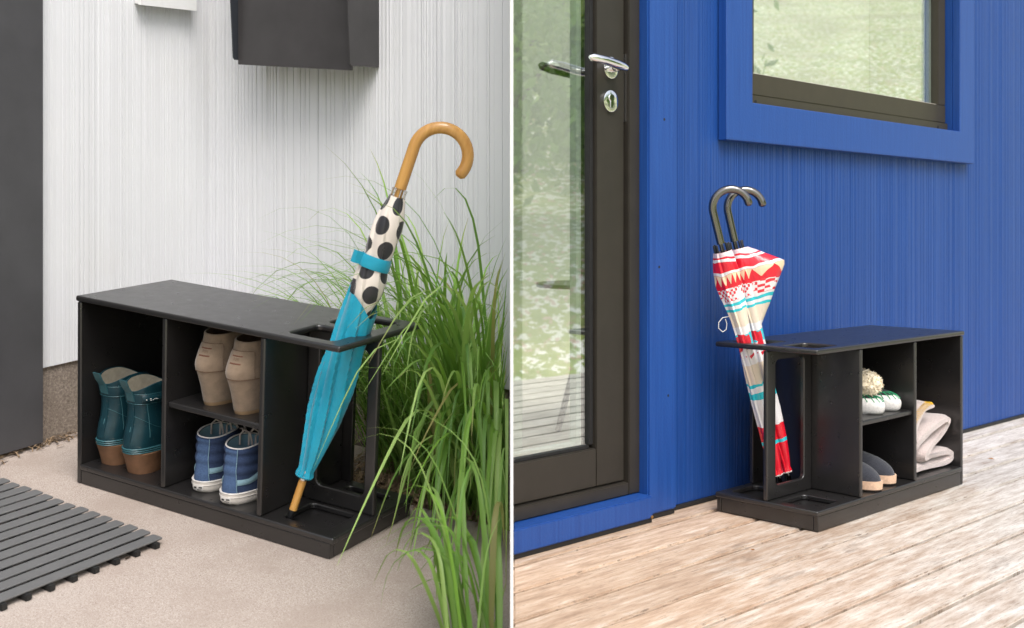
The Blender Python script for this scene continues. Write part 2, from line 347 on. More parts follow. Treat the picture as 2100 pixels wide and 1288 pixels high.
def prism(name, plan, z0, z1, mat, parent=None, M=None, bev=0.):
    """Vertical prism from a plan polygon; z0/z1 may be functions of (x,y)."""
    z0f = z0 if callable(z0) else (lambda x, y: z0); z1f = z1 if callable(z1) else (lambda x, y: z1)
    n = len(plan); v = [(x, y, z0f(x, y)) for x, y in plan]+[(x, y, z1f(x, y)) for x, y in plan]
    f = [tuple(range(n))[::-1], tuple(range(n, 2*n))]+[(i, (i+1) % n, n+(i+1) % n, n+i) for i in range(n)]
    bm = bmesh.new(); bv = [bm.verts.new(p) for p in v]
    for q in f: bm.faces.new([bv[i] for i in q])
    bmesh.ops.recalc_face_normals(bm, faces=bm.faces)
    if bev: bmesh.ops.bevel(bm, geom=list(bm.edges), offset=bev, segments=2, affect='EDGES', clamp_overlap=True)
    if M is not None: bm.transform(M)
    me = bpy.data.meshes.new(name); bm.to_mesh(me); bm.free()
    return link(name, me, mat, parent, 40 if bev else None)
def loft(rings, close=True, cap0=True, cap1=True):
    n = len(rings[0]); v = [p for r in rings for p in r]; f = []
    for i in range(len(rings)-1):
        for k in range(n if close else n-1):
            a, b = i*n+k, i*n+(k+1) % n; f.append((a, b, b+n, a+n))
    if cap0: f.append(tuple(range(n))[::-1])
    if cap1: f.append(tuple((len(rings)-1)*n+k for k in range(n)))
    return v, f
def tube(name, pts, rad, mat, parent=None, n=12, capround=False):
    pts = [Vector(p) for p in pts]; rr = rad if isinstance(rad, (list, tuple)) else [rad]*len(pts)
    rings = []; t0 = (pts[1]-pts[0]).normalized(); ref = Vector((0, 0, 1)) if abs(t0.z) < .9 else Vector((1, 0, 0))
    nrm = t0.cross(ref).normalized()
    for i, p in enumerate(pts):
        t = (pts[min(i+1, len(pts)-1)]-pts[max(i-1, 0)]).normalized()
        nrm = (nrm-t*nrm.dot(t)).normalized(); bn = t.cross(nrm)
        rings.append([p+(nrm*math.cos(a)+bn*math.sin(a))*rr[i] for a in [2*math.pi*k/n for k in range(n)]])
    v, f = loft(rings); return link(name, mesh(name, v, f), mat, parent, 50)
def setuv(me, uvs):
    l = me.uv_layers.new(name='UVMap')
    for lp in me.loops: l.data[lp.index].uv = uvs[lp.vertex_index]

# ------------------------------------------------------------------ THE SETTING
# big ground sheet: flat round the house, a lawn that climbs away on the right
def ground_z(x, y):
    h = -.62
    d = max(0., x-4.2); h += .30*d*min(1, d/3.)*(1 if d < 45 else 45/d)
    return h
xs = np.concatenate([np.linspace(-180, -8, 10), np.linspace(-6, 30, 60), np.linspace(34, 180, 12)])
ys = np.concatenate([np.linspace(-180, -25, 10), np.linspace(-22, 30, 50), np.linspace(34, 180, 10)])
gv = [(x, y, ground_z(x, y)) for y in ys for x in xs]; nx_ = len(xs)
gf = [(j*nx_+i, j*nx_+i+1, (j+1)*nx_+i+1, (j+1)*nx_+i) for j in range(len(ys)-1) for i in range(nx_-1)]
g = link('lawn', mesh('lawn', gv, gf), 'lawn', None, 0); struct(g); g['label'] = 'lawn slope with fallen petals mirrored in the glass'

# ---- left: concrete patio, sloping gently up to the house
def lplane(x, y, w=0.):   # height of the patio plane over world x,y
    return LO.z + (LZ.x*(LO.x-x) + LZ.y*(LO.y-y))/LZ.z + w
hL = Vector((LY.x, LY.y, 0)).normalized(); nL = Vector((hL.y, -hL.x, 0))     # left wall runs along hL, faces nL
hB = Vector((LX.x, LX.y, 0)).normalized(); nB = Vector((hB.y, -hB.x, 0))     # back wall runs along hB, faces nB
CORNER = Vector((-.881, 3.312, 0))
XE = -.0028                                                                   # the patio stops at the white screen
def along(p, d, x): return p + d*((x-p.x)/d.x)
p_edge = lw(0, .342, 0); bedA = lw(-.36, .342, 0)
e1 = along(p_edge, Vector((LX.x, LX.y, LX.z)), XE)
wl0 = CORNER - hL*3.2
slab = [(wl0.x, wl0.y), (wl0.x+.6, wl0.y-1.2), (XE, wl0.y-1.2), (XE, e1.y), (p_edge.x+LX.x*.46, p_edge.y+LX.y*.46), (lw(.46, .60, 0).x, lw(.46, .60, 0).y), (lw(-.345, .60, 0).x, lw(-.345, .60, 0).y)]
slab[0] = (wl0.x-.4, wl0.y)
s = prism('concrete_patio', slab, lambda x, y: lplane(x, y, -.10), lambda x, y: lplane(x, y), 'concrete'); struct(s)
bed = [(lw(.44, .33, 0).x, lw(.44, .33, 0).y), (XE, e1.y-.005), (XE, 2.85), (CORNER.x+.02, CORNER.y-.02)]
s = prism('planting_bed', bed, lambda x, y: lplane(x, y, -.16), lambda x, y: lplane(x, y, -.03), 'soil'); struct(s)
# straw mulch over the bed
def straw(n, pick, name):
    V, F = [], []
    for _ in range(n):
        p = pick(); a = random.uniform(0, 6.28); L = random.uniform(.02, .06); w = random.uniform(.0012, .0024); el = random.uniform(-.3, .45)
        d = Vector((math.cos(a)*math.cos(el), math.sin(a)*math.cos(el), math.sin(el)))*L; s_ = d.cross(Vector((0, 0, 1))).normalized()*w
        m_ = Vector((random.uniform(-1, 1), random.uniform(-1, 1), random.uniform(0, 1)))*L*.15
        i = len(V); V += [p-d/2-s_, p-d/2+s_, p+m_+s_, p+m_-s_, p+d/2]; F += [(i, i+1, i+2, i+3), (i+3, i+2, i+4)]
    return link(name, mesh(name, V, F), 'straw')
def pick_bed():
    while True:
        p = lw(random.uniform(.40, 1.35), random.uniform(.335, .72), random.uniform(-.028, .012))
        if p.x < XE-.03: return p
tag(straw(6500, pick_bed, 'straw_mulch'), 'dry brown straw mulch under the ornamental grass', 'mulch', kind='stuff')

hL0 = Vector((LY.x, LY.y, 0)).normalized()
def pick_foot():
    q = random.uniform(-.9, .12); p = Vector((-1.113, 2.896, 0))+hL0*q+Vector((hL0.y, -hL0.x, 0))*abs(random.gauss(.0, .018)); return Vector((p.x, p.y, lplane(p.x, p.y, .004)))
tag(straw(420, pick_foot, 'wall_foot_debris'), 'dry plant debris along the foot of the left wall', 'debris', kind='stuff')
# ---- corrugated cladding: random ribs, real relief
def ribbed(name, length, z0f, z1f, org, d, nrm, mat, amin=.004, amax=.014, depth=.0012, back=.03):
    """Sheet along d with vertical grooves; z0f/z1f give bottom/top height at distance s."""
    prof = []; s = 0.
    while s < length:
        w = random.uniform(amin, amax)*(1 if random.random() < .75 else 1.8); gdep = depth*random.uniform(.4, 1.1); lip = random.uniform(-.2, .8)*depth; gw = min(w*.45, random.uniform(.0014, .0034))
        prof += [(s, lip*.3), (s+w*.5, lip), (s+w-gw, lip*.3), (s+w-gw*.7, -gdep), (s+w-gw*.15, -gdep)]; s += w
    prof = [q for q in prof if q[0] < length]+[(length, 0)]
    v = []
    for q, h in prof:
        p = org+d*q+nrm*h
        v += [(p.x, p.y, z0f(q)), (p.x, p.y, z1f(q))]
    n = len(prof); f = [(2*i, 2*i+2, 2*i+3, 2*i+1) for i in range(n-1)]
    # back and closing faces
    for q in (0, length):
        p = org+d*q-nrm*back; v += [(p.x, p.y, z0f(q)), (p.x, p.y, z1f(q))]
    b0 = 2*n; f += [(b0, b0+1, b0+3, b0+2), (0, 1, b0+1, b0), (2*n-2, b0+2, b0+3, 2*n-1)]
    f += [tuple([2*i for i in range(n)]+[b0+2, b0]), tuple([2*i+1 for i in range(n)][::-1]+[b0+1, b0+3])]
    return link(name, mesh(name, v, f), mat)
# left white wall (from off-frame up to the inside corner), with foundation under it
LWL = 2.4; lw_org = CORNER - hL*LWL
def pl_at(org, d): return lambda q: lplane(org.x+d.x*q, org.y+d.y*q, 0)
zb = pl_at(lw_org, hL)
house = empty('white_house', Matrix.Translation(CORNER)); tag(house, 'white house with vertically ribbed cladding on a concrete foundation', 'house')
Hinv = Matrix.Translation(-CORNER)
def under(o, par):
    o.data.transform(par.matrix_world.inverted()); o.parent = par; return o
under(ribbed('ribbed_cladding', LWL, lambda q: zb(q)+.187, lambda q: 2.1, lw_org, hL, nL, 'white', .004, .010, .0012), house)
bw_len = (XE-CORNER.x)/hB.x; zb2 = pl_at(CORNER, hB)
under(ribbed('ribbed_cladding', bw_len, lambda q: zb2(q)+.187, lambda q: 2.1, CORNER.copy(), hB, nB, 'white', .005, .016, .0022, back=.03), house)
def strip_prism(name, org, d, nrm, L, f0, f1, zlo, zhi, mat, parent=None):
    a, b = org+nrm*f0, org+d*L+nrm*f0; c, e = org+d*L+nrm*f1, org+nrm*f1
    return prism(name, [(a.x, a.y), (b.x, b.y), (c.x, c.y), (e.x, e.y)], zlo, zhi, mat, parent)
fo = strip_prism('foundation_wall', lw_org, hL, nL, LWL+.02, -.10, -.008, lambda x, y: lplane(x, y, -.05), lambda x, y: lplane(x, y, .20), 'foundation'); under(fo, house)
fo = strip_prism('foundation_wall', CORNER, hB, nB, bw_len-.012, -.05, -.008, lambda x, y: lplane(x, y, -.1), lambda x, y: lplane(x, y, .20), 'foundation'); under(fo, house)

# dark panel standing in front of the left wall
pA = lw_org + nL*.03; panel = empty('dark_panel', Matrix.Translation(pA)); tag(panel, 'tall charcoal metal panel at the far left in front of the white wall', 'panel')
PEND = LWL-.590
o = strip_prism('panel_sheet', lw_org, hL, nL, PEND, .014, .020, lambda x, y: lplane(x, y, .012), 2.1, 'charcoal_panel'); under(o, panel)
for k in range(2):
    o = strip_prism('mounting_batten', lw_org + hL*(PEND-.06-k*.7), hL, nL, .03, .001, .0138, lambda x, y: lplane(x, y, .25), 2.05, 'charcoal_panel'); under(o, panel)

# utility box high on the left wall
ub = empty('utility_box', Matrix.Translation(Vector((-.967, 3.16, 1.33)))); tag(ub, 'small white utility box high on the left white wall', 'utility box')
u0 = (Vector((-1.016, 3.068, 0))-lw_org).dot(hL); u1 = (Vector((-.917, 3.248, 0))-lw_org).dot(hL)
zc = lambda x, y: lplane(x, y) + (1.319-lplane(-1.016, 3.068))
o = strip_prism('box_back', lw_org+hL*(u0-.004), hL, nL, u1-u0-.004, .0016, .022, lambda x, y: zc(x, y)+.004, 1.62, 'utility_white'); under(o, ub)
o = strip_prism('box_lid', lw_org+hL*(u0-.012), hL, nL, u1-u0+.0, .024, .034, lambda x, y: zc(x, y), 1.63, 'utility_white'); under(o, ub)

# mailbox on the back wall
mb0 = CORNER + hB*((-.356-CORNER.x)/hB.x)                       # right-hand rear edge
mbx = empty('mailbox', Matrix.Translation(mb0+Vector((0, 0, 1.14)))); tag(mbx, 'dark bronze metal mailbox hanging on the white ribbed wall', 'mailbox')
zm = lambda x, y: lplane(x, y) + (1.145-lplane(mb0.x, mb0.y))
o = strip_prism('front_plate', mb0-hB*.385, hB, nB, .381, .108, .114, lambda x, y: zm(x, y)-.012, 1.62, 'mailbox_metal'); under(o, mbx)
o = strip_prism('bottom_plate', mb0-hB*.381, hB, nB, .377, .002, .107, lambda x, y: zm(x, y)+.004, lambda x, y: zm(x, y)+.008, 'mailbox_metal'); under(o, mbx)
def flange(s0, mat, dbot, dtop):
    v = []
    for off in (0, .004):
        for dd, z in ((.002, 0), (dbot-.006, 0), (dbot, .006), (dtop, .47), (.002, .47)):
            p = mb0+hB*(s0+off)+nB*dd; v.append((p.x, p.y, zm(p.x, p.y)+z))
    f = [(0, 1, 2, 3, 4), (9, 8, 7, 6, 5)]+[(i, (i+1) % 5, 5+(i+1) % 5, 5+i) for i in range(5)]
    bm = bmesh.new(); bv = [bm.verts.new(q) for q in v]; [bm.faces.new([bv[i] for i in q]) for q in f]; bmesh.ops.recalc_face_normals(bm, faces=bm.faces)
    me = bpy.data.meshes.new('side_flange'); bm.to_mesh(me); bm.free(); under(link('side_flange', me, mat), mbx)
flange(0, 'mailbox_metal', .130, .162); flange(-.390, 'navy_metal', .130, .162)

# ---- thin white screen added to divide the two places, part of neither
sc = prism('added_screen', [(-.00215, 1.6), (.00150, 1.6), (.00150, 2.46), (-.00215, 2.46)], -.3, 1.55, 'screen_white')
tag(sc, 'thin white screen added edge-on between the grass and the blue door', 'screen')

# ---- right: deck
XR = .0026
deck = empty('wooden_deck', RM); struct(deck); deck['label'] = 'weathered timber deck in front of the blue wall'
Rinv = RM.inverted()
def amin_at(v): return (XR - RO.x - RY.x*v)/RX.x       # where a board meets the screen
ve = [.425] + [.30-.125*k for k in range(0, 17)]
for i in range(len(ve)-1):
    v1, v0 = ve[i], ve[i+1]; gp = .0050
    jit = random.uniform(-.0012, .0012)
    x1 = 6.0
    pl = [(amin_at(v0+gp), v0+gp), (x1, v0+gp), (x1, v1-gp), (amin_at(v1-gp), v1-gp)]
    joint = random.uniform(1.8, 3.2)
    segs = [(None, joint-.002), (joint+.002, x1)]
    for a0, a1 in segs:
        q = [(amin_at(v0+gp) if a0 is None else a0, v0+gp), (a1, v0+gp), (a1, v1-gp), (amin_at(v1-gp) if a0 is None else a0, v1-gp)]
        prism('deck_board', q, -.028, jit, 'deck', deck, bev=.0035)
for a in np.arange(-4.5, 6, .6):                       # joists
    lo = max(-1.7, -5)
    if rw(a, .3, 0).x < .05: 
        # joist shortened where the screen cuts the deck
        vmax = (RO.x+RX.x*a-.03)/(-RY.x) if RY.x < 0 else .4
        vmax = min(.4, vmax)
        if vmax < -1.6: continue
    else: vmax = .4
    box('joist', a-.02, a+.02, -1.7, vmax, -.16, -.031, 'bark', deck)

# ---- right: blue house wall
bh = empty('blue_house', RM); tag(bh, 'blue house wall with fine vertical ribbed cladding', 'house')
WV = .375; WT = 1.76  # wall top kept low, out of view, to let sky light indoors
def ribl(a0, a1, z0, z1, name='ribbed_cladding'):
    o = ribbed(name, a1-a0, lambda q: z0, lambda q: z1, rw(a0, WV, 0), RX, -RY, 'blue_wall', .0035, .010, .0010, back=.04); return under(o, bh)
WA0, WA1, WZ0, WZ1 = -.60, .79, .99, 1.66               # hole behind the window trim
ribl(-.90, WA0, .012, WT); ribl(WA0, WA1, .012, WZ0); ribl(WA0, WA1, WZ1, WT); ribl(WA1, 5.5, .012, WT)
box('base_gasket', -.852, 5.5, .368, .41, .0015, .0115, 'gasket', bh)
# door surround
box('door_jamb', -.966, -.856, .345, .46, .014, WT, 'blue_trim', bh, .004)
box('jamb_gasket', -.964, -.858, .35, .44, .002, .0135, 'gasket', bh)
def cutplan(v0, v1, a1): return [(amin_at(v0), v0), (a1, v0), (a1, v1), (amin_at(v1), v1)]
prism('door_sill', cutplan(.328, .42, -.968), .012, .066, 'blue_trim', bh, bev=.003)
prism('sill_gasket', cutplan(.333, .40, -.968), .001, .0115, 'gasket', bh)
tube('screw_head', [rw(-.975, .3255, .016), rw(-.975, .329, .016)], .004, 'brass', None, 10); o = bpy.context.scene.objects['screw_head']; under(o, bh)

for a_, z_ in ((-.905, .985), (-.925, .62), (-.89, .30)):
    under(tube('nail_hole', [rw(a_, .3447, z_), rw(a_, .3460, z_)], .0035, 'gasket', None, 8), bh)
# window
win = empty('window', RM @ Matrix.Translation((.09, .345, 1.0))); tag(win, 'wide window in a blue box trim, its glass mirroring the lawn', 'window')
WI = win.matrix_world.inverted() @ RM
def wbox(name, *a, mat='blue_trim', bev=.003):
    o = box(name, *a, mat, None, bev); o.data.transform(WI); o.parent = win; return o
A0, A1, Z0, Z1 = -.645, .825, .950, 1.72; I0, I1, J0 = -.526, .715, 1.057
o = plate('trim_frame', [rrect(A0, Z0, A1, Z1, .002), rrect(I0, J0, I1, Z1-.07, .0015)], .028, .0025, 'blue_trim', None, PXZ(.359)); o.data.transform(WI); o.parent = win
wbox('reveal_board', I1-.002, I1+.02, .3732, .47, J0-.02, Z1-.01, bev=.0); wbox('reveal_board', I0-.02, I0+.0, .3732, .47, J0-.02, Z1-.01, bev=.0)
wbox('reveal_board', I0+.0005, I1-.0025, .3732, .385, J0-.06, J0-.002, bev=.0)
F0, F1 = I0+.001, I1-.003
wbox('frame_rail', F0, F1, .388, .44, J0-.001, J0+.030, mat='window_bronze', bev=.0015)
wbox('sash_rail', F0+.002, F1-.004, .394, .44, J0+.0315, J0+.092, mat='window_bronze', bev=.002)
wbox('sash_stile', F0+.002, F0+.078, .3945, .44, J0+.0925, Z1-.02, mat='window_bronze', bev=.002)
wbox('sash_stile', F1-.058, F1-.004, .3945, .44, J0+.0925, Z1-.02, mat='window_bronze', bev=.002)
wbox('glazing_bead', F0+.080, F1-.060, .402, .410, J0+.0925, J0+.0945, mat='interior_floor', bev=0)
wbox('glass_pane', F0+.07, F1-.05, .4115, .4145, J0+.086, Z1-.02, mat='glass', bev=0)
wbox('spacer_bar', F1-.075, F1-.063, .418, .43, J0+.093, Z1-.03, mat='spacer', bev=0)
wbox('spacer_bar', F1-.112, F1-.098, .424, .43, J0+.093, Z1-.03, mat='spacer', bev=0)
for a in (-.45, .64):
    o = tube('drain_hole', [rw(a, .3872, J0+.013), rw(a, .389, J0+.013)], .005, 'gasket', None, 12); o.data.transform(win.matrix_world.inverted()); o.parent = win

# glazed door
door = empty('glazed_door', RM @ Matrix.Translation((-1.1, .385, .07))); tag(door, 'dark bronze framed glass door with chrome lever in blue jamb', 'door')
DI = door.matrix_world.inverted() @ RM
def din(o, M=None): o.data.transform(DI if M is None else M); o.parent = door; return o
DW = door.matrix_world.inverted()
def dbox(name, *a, mat='door_bronze', bev=.002): return din(box(name, *a, mat, None, bev))
def dpl(name, v0, v1, a1, z0, z1, mat='door_bronze', bev=.002): return din(prism(name, cutplan(v0, v1, a1), z0, z1, mat, None, None, bev))
dbox('door_frame', -1.008, -.9665, .372, .46, .068, WT)
dpl('threshold', .372, .46, -1.0085, .068, .098)
dbox('stile', -1.112, -1.0115, .384, .44, .1015, WT-.02)
dpl('bottom_rail', .3842, .44, -1.1125, .1015, .192)
dbox('edge_gasket', -1.0112, -1.0088, .392, .43, .10, WT-.02, mat='gasket', bev=0)
dbox('lock_strip', -1.0113, -1.0085, .3825, .3915, .975, 1.14, mat='chrome', bev=0)
dbox('glazing_bead', -1.126, -1.1122, .394, .432, .2005, WT-.03, mat='gasket', bev=.001)
dpl('glazing_bead', .394, .432, -1.1265, .1922, .2000, 'gasket', .001)
dpl('glass_pane', .402, .405, -1.119, .197, WT-.03, 'glass', 0)
dbox('spacer_bar', -1.155, -1.139, .409, .43, .2005, WT-.04, mat='spacer', bev=0)
dpl('spacer_bar', .409, .43, -1.1555, .2005, .208, 'spacer', 0)
def disc(name, c, r, d0, d1, mat, n=28):
    a, z = c; return din(tube(name, [rw(a, d0, z), rw(a, d0-(d0-d1)*.2, z), rw(a, d1+.0008, z), rw(a, d1, z)], [r, r, r, r*.93], mat, None, n), DW)
HC = (-1.066, 1.100); LC = (-1.066, 1.020)
rose = disc('handle_rose', HC, .026, .384, .376, 'chrome'); disc('handle_neck', HC, .011, .376, .345, 'chrome', 16)
lev = [rw(HC[0]+.012, .341, 1.097), rw(HC[0]-.005, .338, 1.0985), rw(HC[0]-.03, .336, 1.1015), rw(HC[0]-.07, .336, 1.106), rw(HC[0]-.112, .337, 1.1085), rw(HC[0]-.120, .3375, 1.1085)]
din(tube('lever', lev, [.0075, .0105, .0110, .0105, .0095, .004], 'chrome', None, 16), DW)
lk = disc('lock_rose', LC, .026, .384, .377, 'chrome')
din(tube('key_cylinder', [rw(LC[0], .377, LC[1]+.008), rw(LC[0], .3745, LC[1]+.008)], .0085, 'chrome', None, 16), DW)
dbox('cylinder_stem', LC[0]-.0045, LC[0]+.0045, .3752, .377, LC[1]-.016, LC[1]+.004, mat='chrome', bev=.0006)
dbox('key_slot', LC[0]-.001, LC[0]+.001, .3741, .3746, LC[1]+.003, LC[1]+.013, mat='gasket', bev=0)
lev2 = [rw(HC[0]+.01, .484, 1.092), rw(HC[0]-.03, .488, 1.094), rw(HC[0]-.09, .489, 1.099), rw(HC[0]-.125, .488, 1.104), rw(HC[0]-.134, .487, 1.105)]
din(tube('inside_lever', lev2, [.009, .0105, .0115, .010, .004], 'black_chrome', None, 14), DW); disc('inside_neck', HC, .010, .488, .4405, 'chrome', 14)
disc('inside_rose', LC, .02, .447, .4402, 'black_chrome')

# room behind the glass: pale walls, ceiling left off to let sky light in
room = empty('room_interior', RM); struct(room)
def rpl(name, v0, v1, a1, z0, z1, mat): return prism(name, cutplan(v0, v1, a1), z0, z1, mat, room)
rpl('room_floor', .462, 3.3, 5.5, .02, .06, 'interior_floor')
rpl('room_back_wall', 3.3, 3.36, 5.5, .02, 4.4, 'interior_wall')
box('room_side_wall', 5.44, 5.5, .47, 3.295, .061, 4.4, 'interior_wall', room)
prism('room_side_wall', [(amin_at(.465), .465), (amin_at(.465)+.03, .465), (amin_at(3.29)+.03, 3.29), (amin_at(3.29), 3.29)], .061, 2.5, 'interior_wall', room)
# low table inside, seen through the door glass
tb = empty('low_table', RM @ Matrix.Translation((-.30, 1.02, .0605))); tag(tb, 'dark round low table inside behind the door glass', 'table')
tube('table_top', [(0, 0, .47), (0, 0, .482)], .27, 'table_dark', tb, 36)
for k in range(3):
    a = R(20+120*k); tube('leg', [(.08*math.cos(a), .08*math.sin(a), .469), (.2*math.cos(a), .2*math.sin(a), 0)], .01, 'table_dark', tb, 8)

# ---- trees on the slope (they live in the reflections)
def leafmesh(n, rad, seed):
    r_ = np.random.default_rng(seed); V, F = [], []
    cl = []
    for _ in range(26):
        d = r_.normal(size=3); d /= np.linalg.norm(d); cl.append((d*np.array(rad)*r_.uniform(.35, .95), r_.uniform(.22, .42)*min(rad)))
    for i in range(n):
        c, cr = cl[r_.integers(len(cl))]; p = c+r_.normal(size=3)*cr*.55
        a = r_.normal(size=3); a /= np.linalg.norm(a); b = np.cross(a, r_.normal(size=3)); b /= np.linalg.norm(b); s_ = r_.uniform(.05, .1)
        k = len(V); V += [p-a*s_, p+b*s_*.45, p+a*s_, p-b*s_*.45]; F.append((k, k+1, k+2, k+3))
    me = mesh('crown', V, F); me.materials.append(MAT['leaf']); return me
crowns = [leafmesh(5200, (1.7, 1.7, 1.5), 3), leafmesh(5200, (1.5, 1.9, 1.9), 5)]
tlab = ['bushy green tree nearest the deck mirrored in the door', 'tall green tree mirrored at the top of the door glass', 'green tree left of the lawn in the door reflection', 'loose green tree far up the lawn slope', 'dark green tree at the slope foot behind the deck']
for k, (x, y, h, kind) in enumerate(((8.6, 1.7, 1.0, 0), (10.2, 3.7, 1.0, 1), (11.2, 2.0, 1.6, 0), (13.5, 3.2, 2.2, 1), (9.5, -2.2, 1.2, 1))):
    z = ground_z(x, y); t = empty('lawn_tree', Matrix.Translation((x, y, z))); tag(t, tlab[k], 'tree', 'trees on the lawn slope')
    tube('trunk', [(0, 0, -.1), (.05, .03, h*.5), (-.04, 0, h), (.0, .05, h+.8)], [.15, .12, .09, .03], 'bark', t, 8)
    for q in range(3):
        a = 2.1*q+k; tube('limb', [(-.02, 0, h*.8), (.5*math.cos(a), .5*math.sin(a), h+.2), (.9*math.cos(a), .9*math.sin(a), h+.6)], [.06, .04, .015], 'bark', t, 6)
    c = bpy.data.objects.new('crown', crowns[kind]); COL.objects.link(c); c.parent = t; c.location = (0, 0, h+.55); c.rotation_euler = (0, 0, k*1.3)

# ================================================================== BENCHES
def bench(M, s, W, D, hs, x1, x2, ci, holes_u, holes_v, sup_e, win_u, label):
    H, t = .43, .0127; bv = .0035
    b = empty('storage_bench', M); tag(b, label, 'bench', 'black storage benches')
    def X(l): return [(s*x, y) for x, y in l]
    hu0, hu1 = holes_u
    hole = [X(rrect(hu0, v0, hu1, v1, .012)) for v0, v1 in holes_v]
    plate('seat_top', [X(rrect(0, 0, W, D, .004))]+hole, t, .0045, 'bench', b, PXY(H-t/2), res=3)
    pe = .003                                                        # front edges of uprights sit just behind the top
    plate('end_panel', [rrect(pe, .0005, D-.003, H-t-.0008, .003)], t, bv, 'bench', b, PYZ(s*ci))
    for xx in (x1, x2): plate('divider', [rrect(pe, hs+.0006, D-.016, H-t-.0008, .003)], t, bv, 'bench', b, PYZ(s*xx))
    plate('bottom_shelf', [X(rrect(ci+t/2+.0006, 0, W, D, .004))]+[X(rrect(hu0, v0, hu1, v1, .012)) for v0, v1 in holes_v], t, bv, 'bench', b, PXY(hs-t/2), res=3)
    plate('tray_floor', [X(rrect(x2+.02, .016, W-.016, D-.016, .003))], .006, .001, 'bench', b, PXY(hs-t-.0036))
    plate('middle_shelf', [X(rrect(x1+t/2+.0006, .010, x2-t/2-.0006, D-.016, .003))], t, bv, 'bench', b, PXY(.237-t/2))
    # back panel, with the hand slot low behind the shoes
    xb = hu0-.008
    slot = X(rrect(x2-.052, hs+.035, x2-.016, hs+.105, .008))
    plate('back_panel', [X(rrect(ci+t/2+.0006, hs+.0006, xb, H-t-.0008, .003)), slot], t*.9, .002, 'bench', b, PXZ(D-.009))
    mv = (holes_v[0][1]+holes_v[1][0])/2
    plate('umbrella_support', [X(rrect(x2+t/2+.0006, hs+.0006, sup_e, H-t-.0008, .003)), X(rrect(win_u[0], .084, win_u[1], .392, .013))], t, bv, 'bench', b, PXZ(mv), res=3)
    zt = hs-t-.0006
    plate('base_front', [X(rrect(ci+t/2+.0006, .0008, W-.010, zt, .002))], t, .002, 'bench', b, PXZ(.0105))
    plate('base_end', [rrect(.0175, .0008, D-.012, zt, .002)], t, .002, 'bench', b, PYZ(s*(W-.0165)))
    plate('base_back', [X(rrect(ci+t/2+.0006, .0008, W-.010, zt, .002))], t, .002, 'bench', b, PXZ(D-.0050))
    return b
bench(LM, 1, .7235, .285, .0469, .2649, .5321, .0085, (.571, .684), ((.032, .128), (.160, .256)), .7195, (.571, .693), 'black plastic storage bench with boots and dotted umbrella on the concrete')
bench(RM, -1, .7676, .2929, .0506, .2808, .5599, .0094, (.630, .735), ((.026, .122), (.170, .267)), .7645, (.600, .727), 'black plastic storage bench with blanket and red umbrellas on the deck')

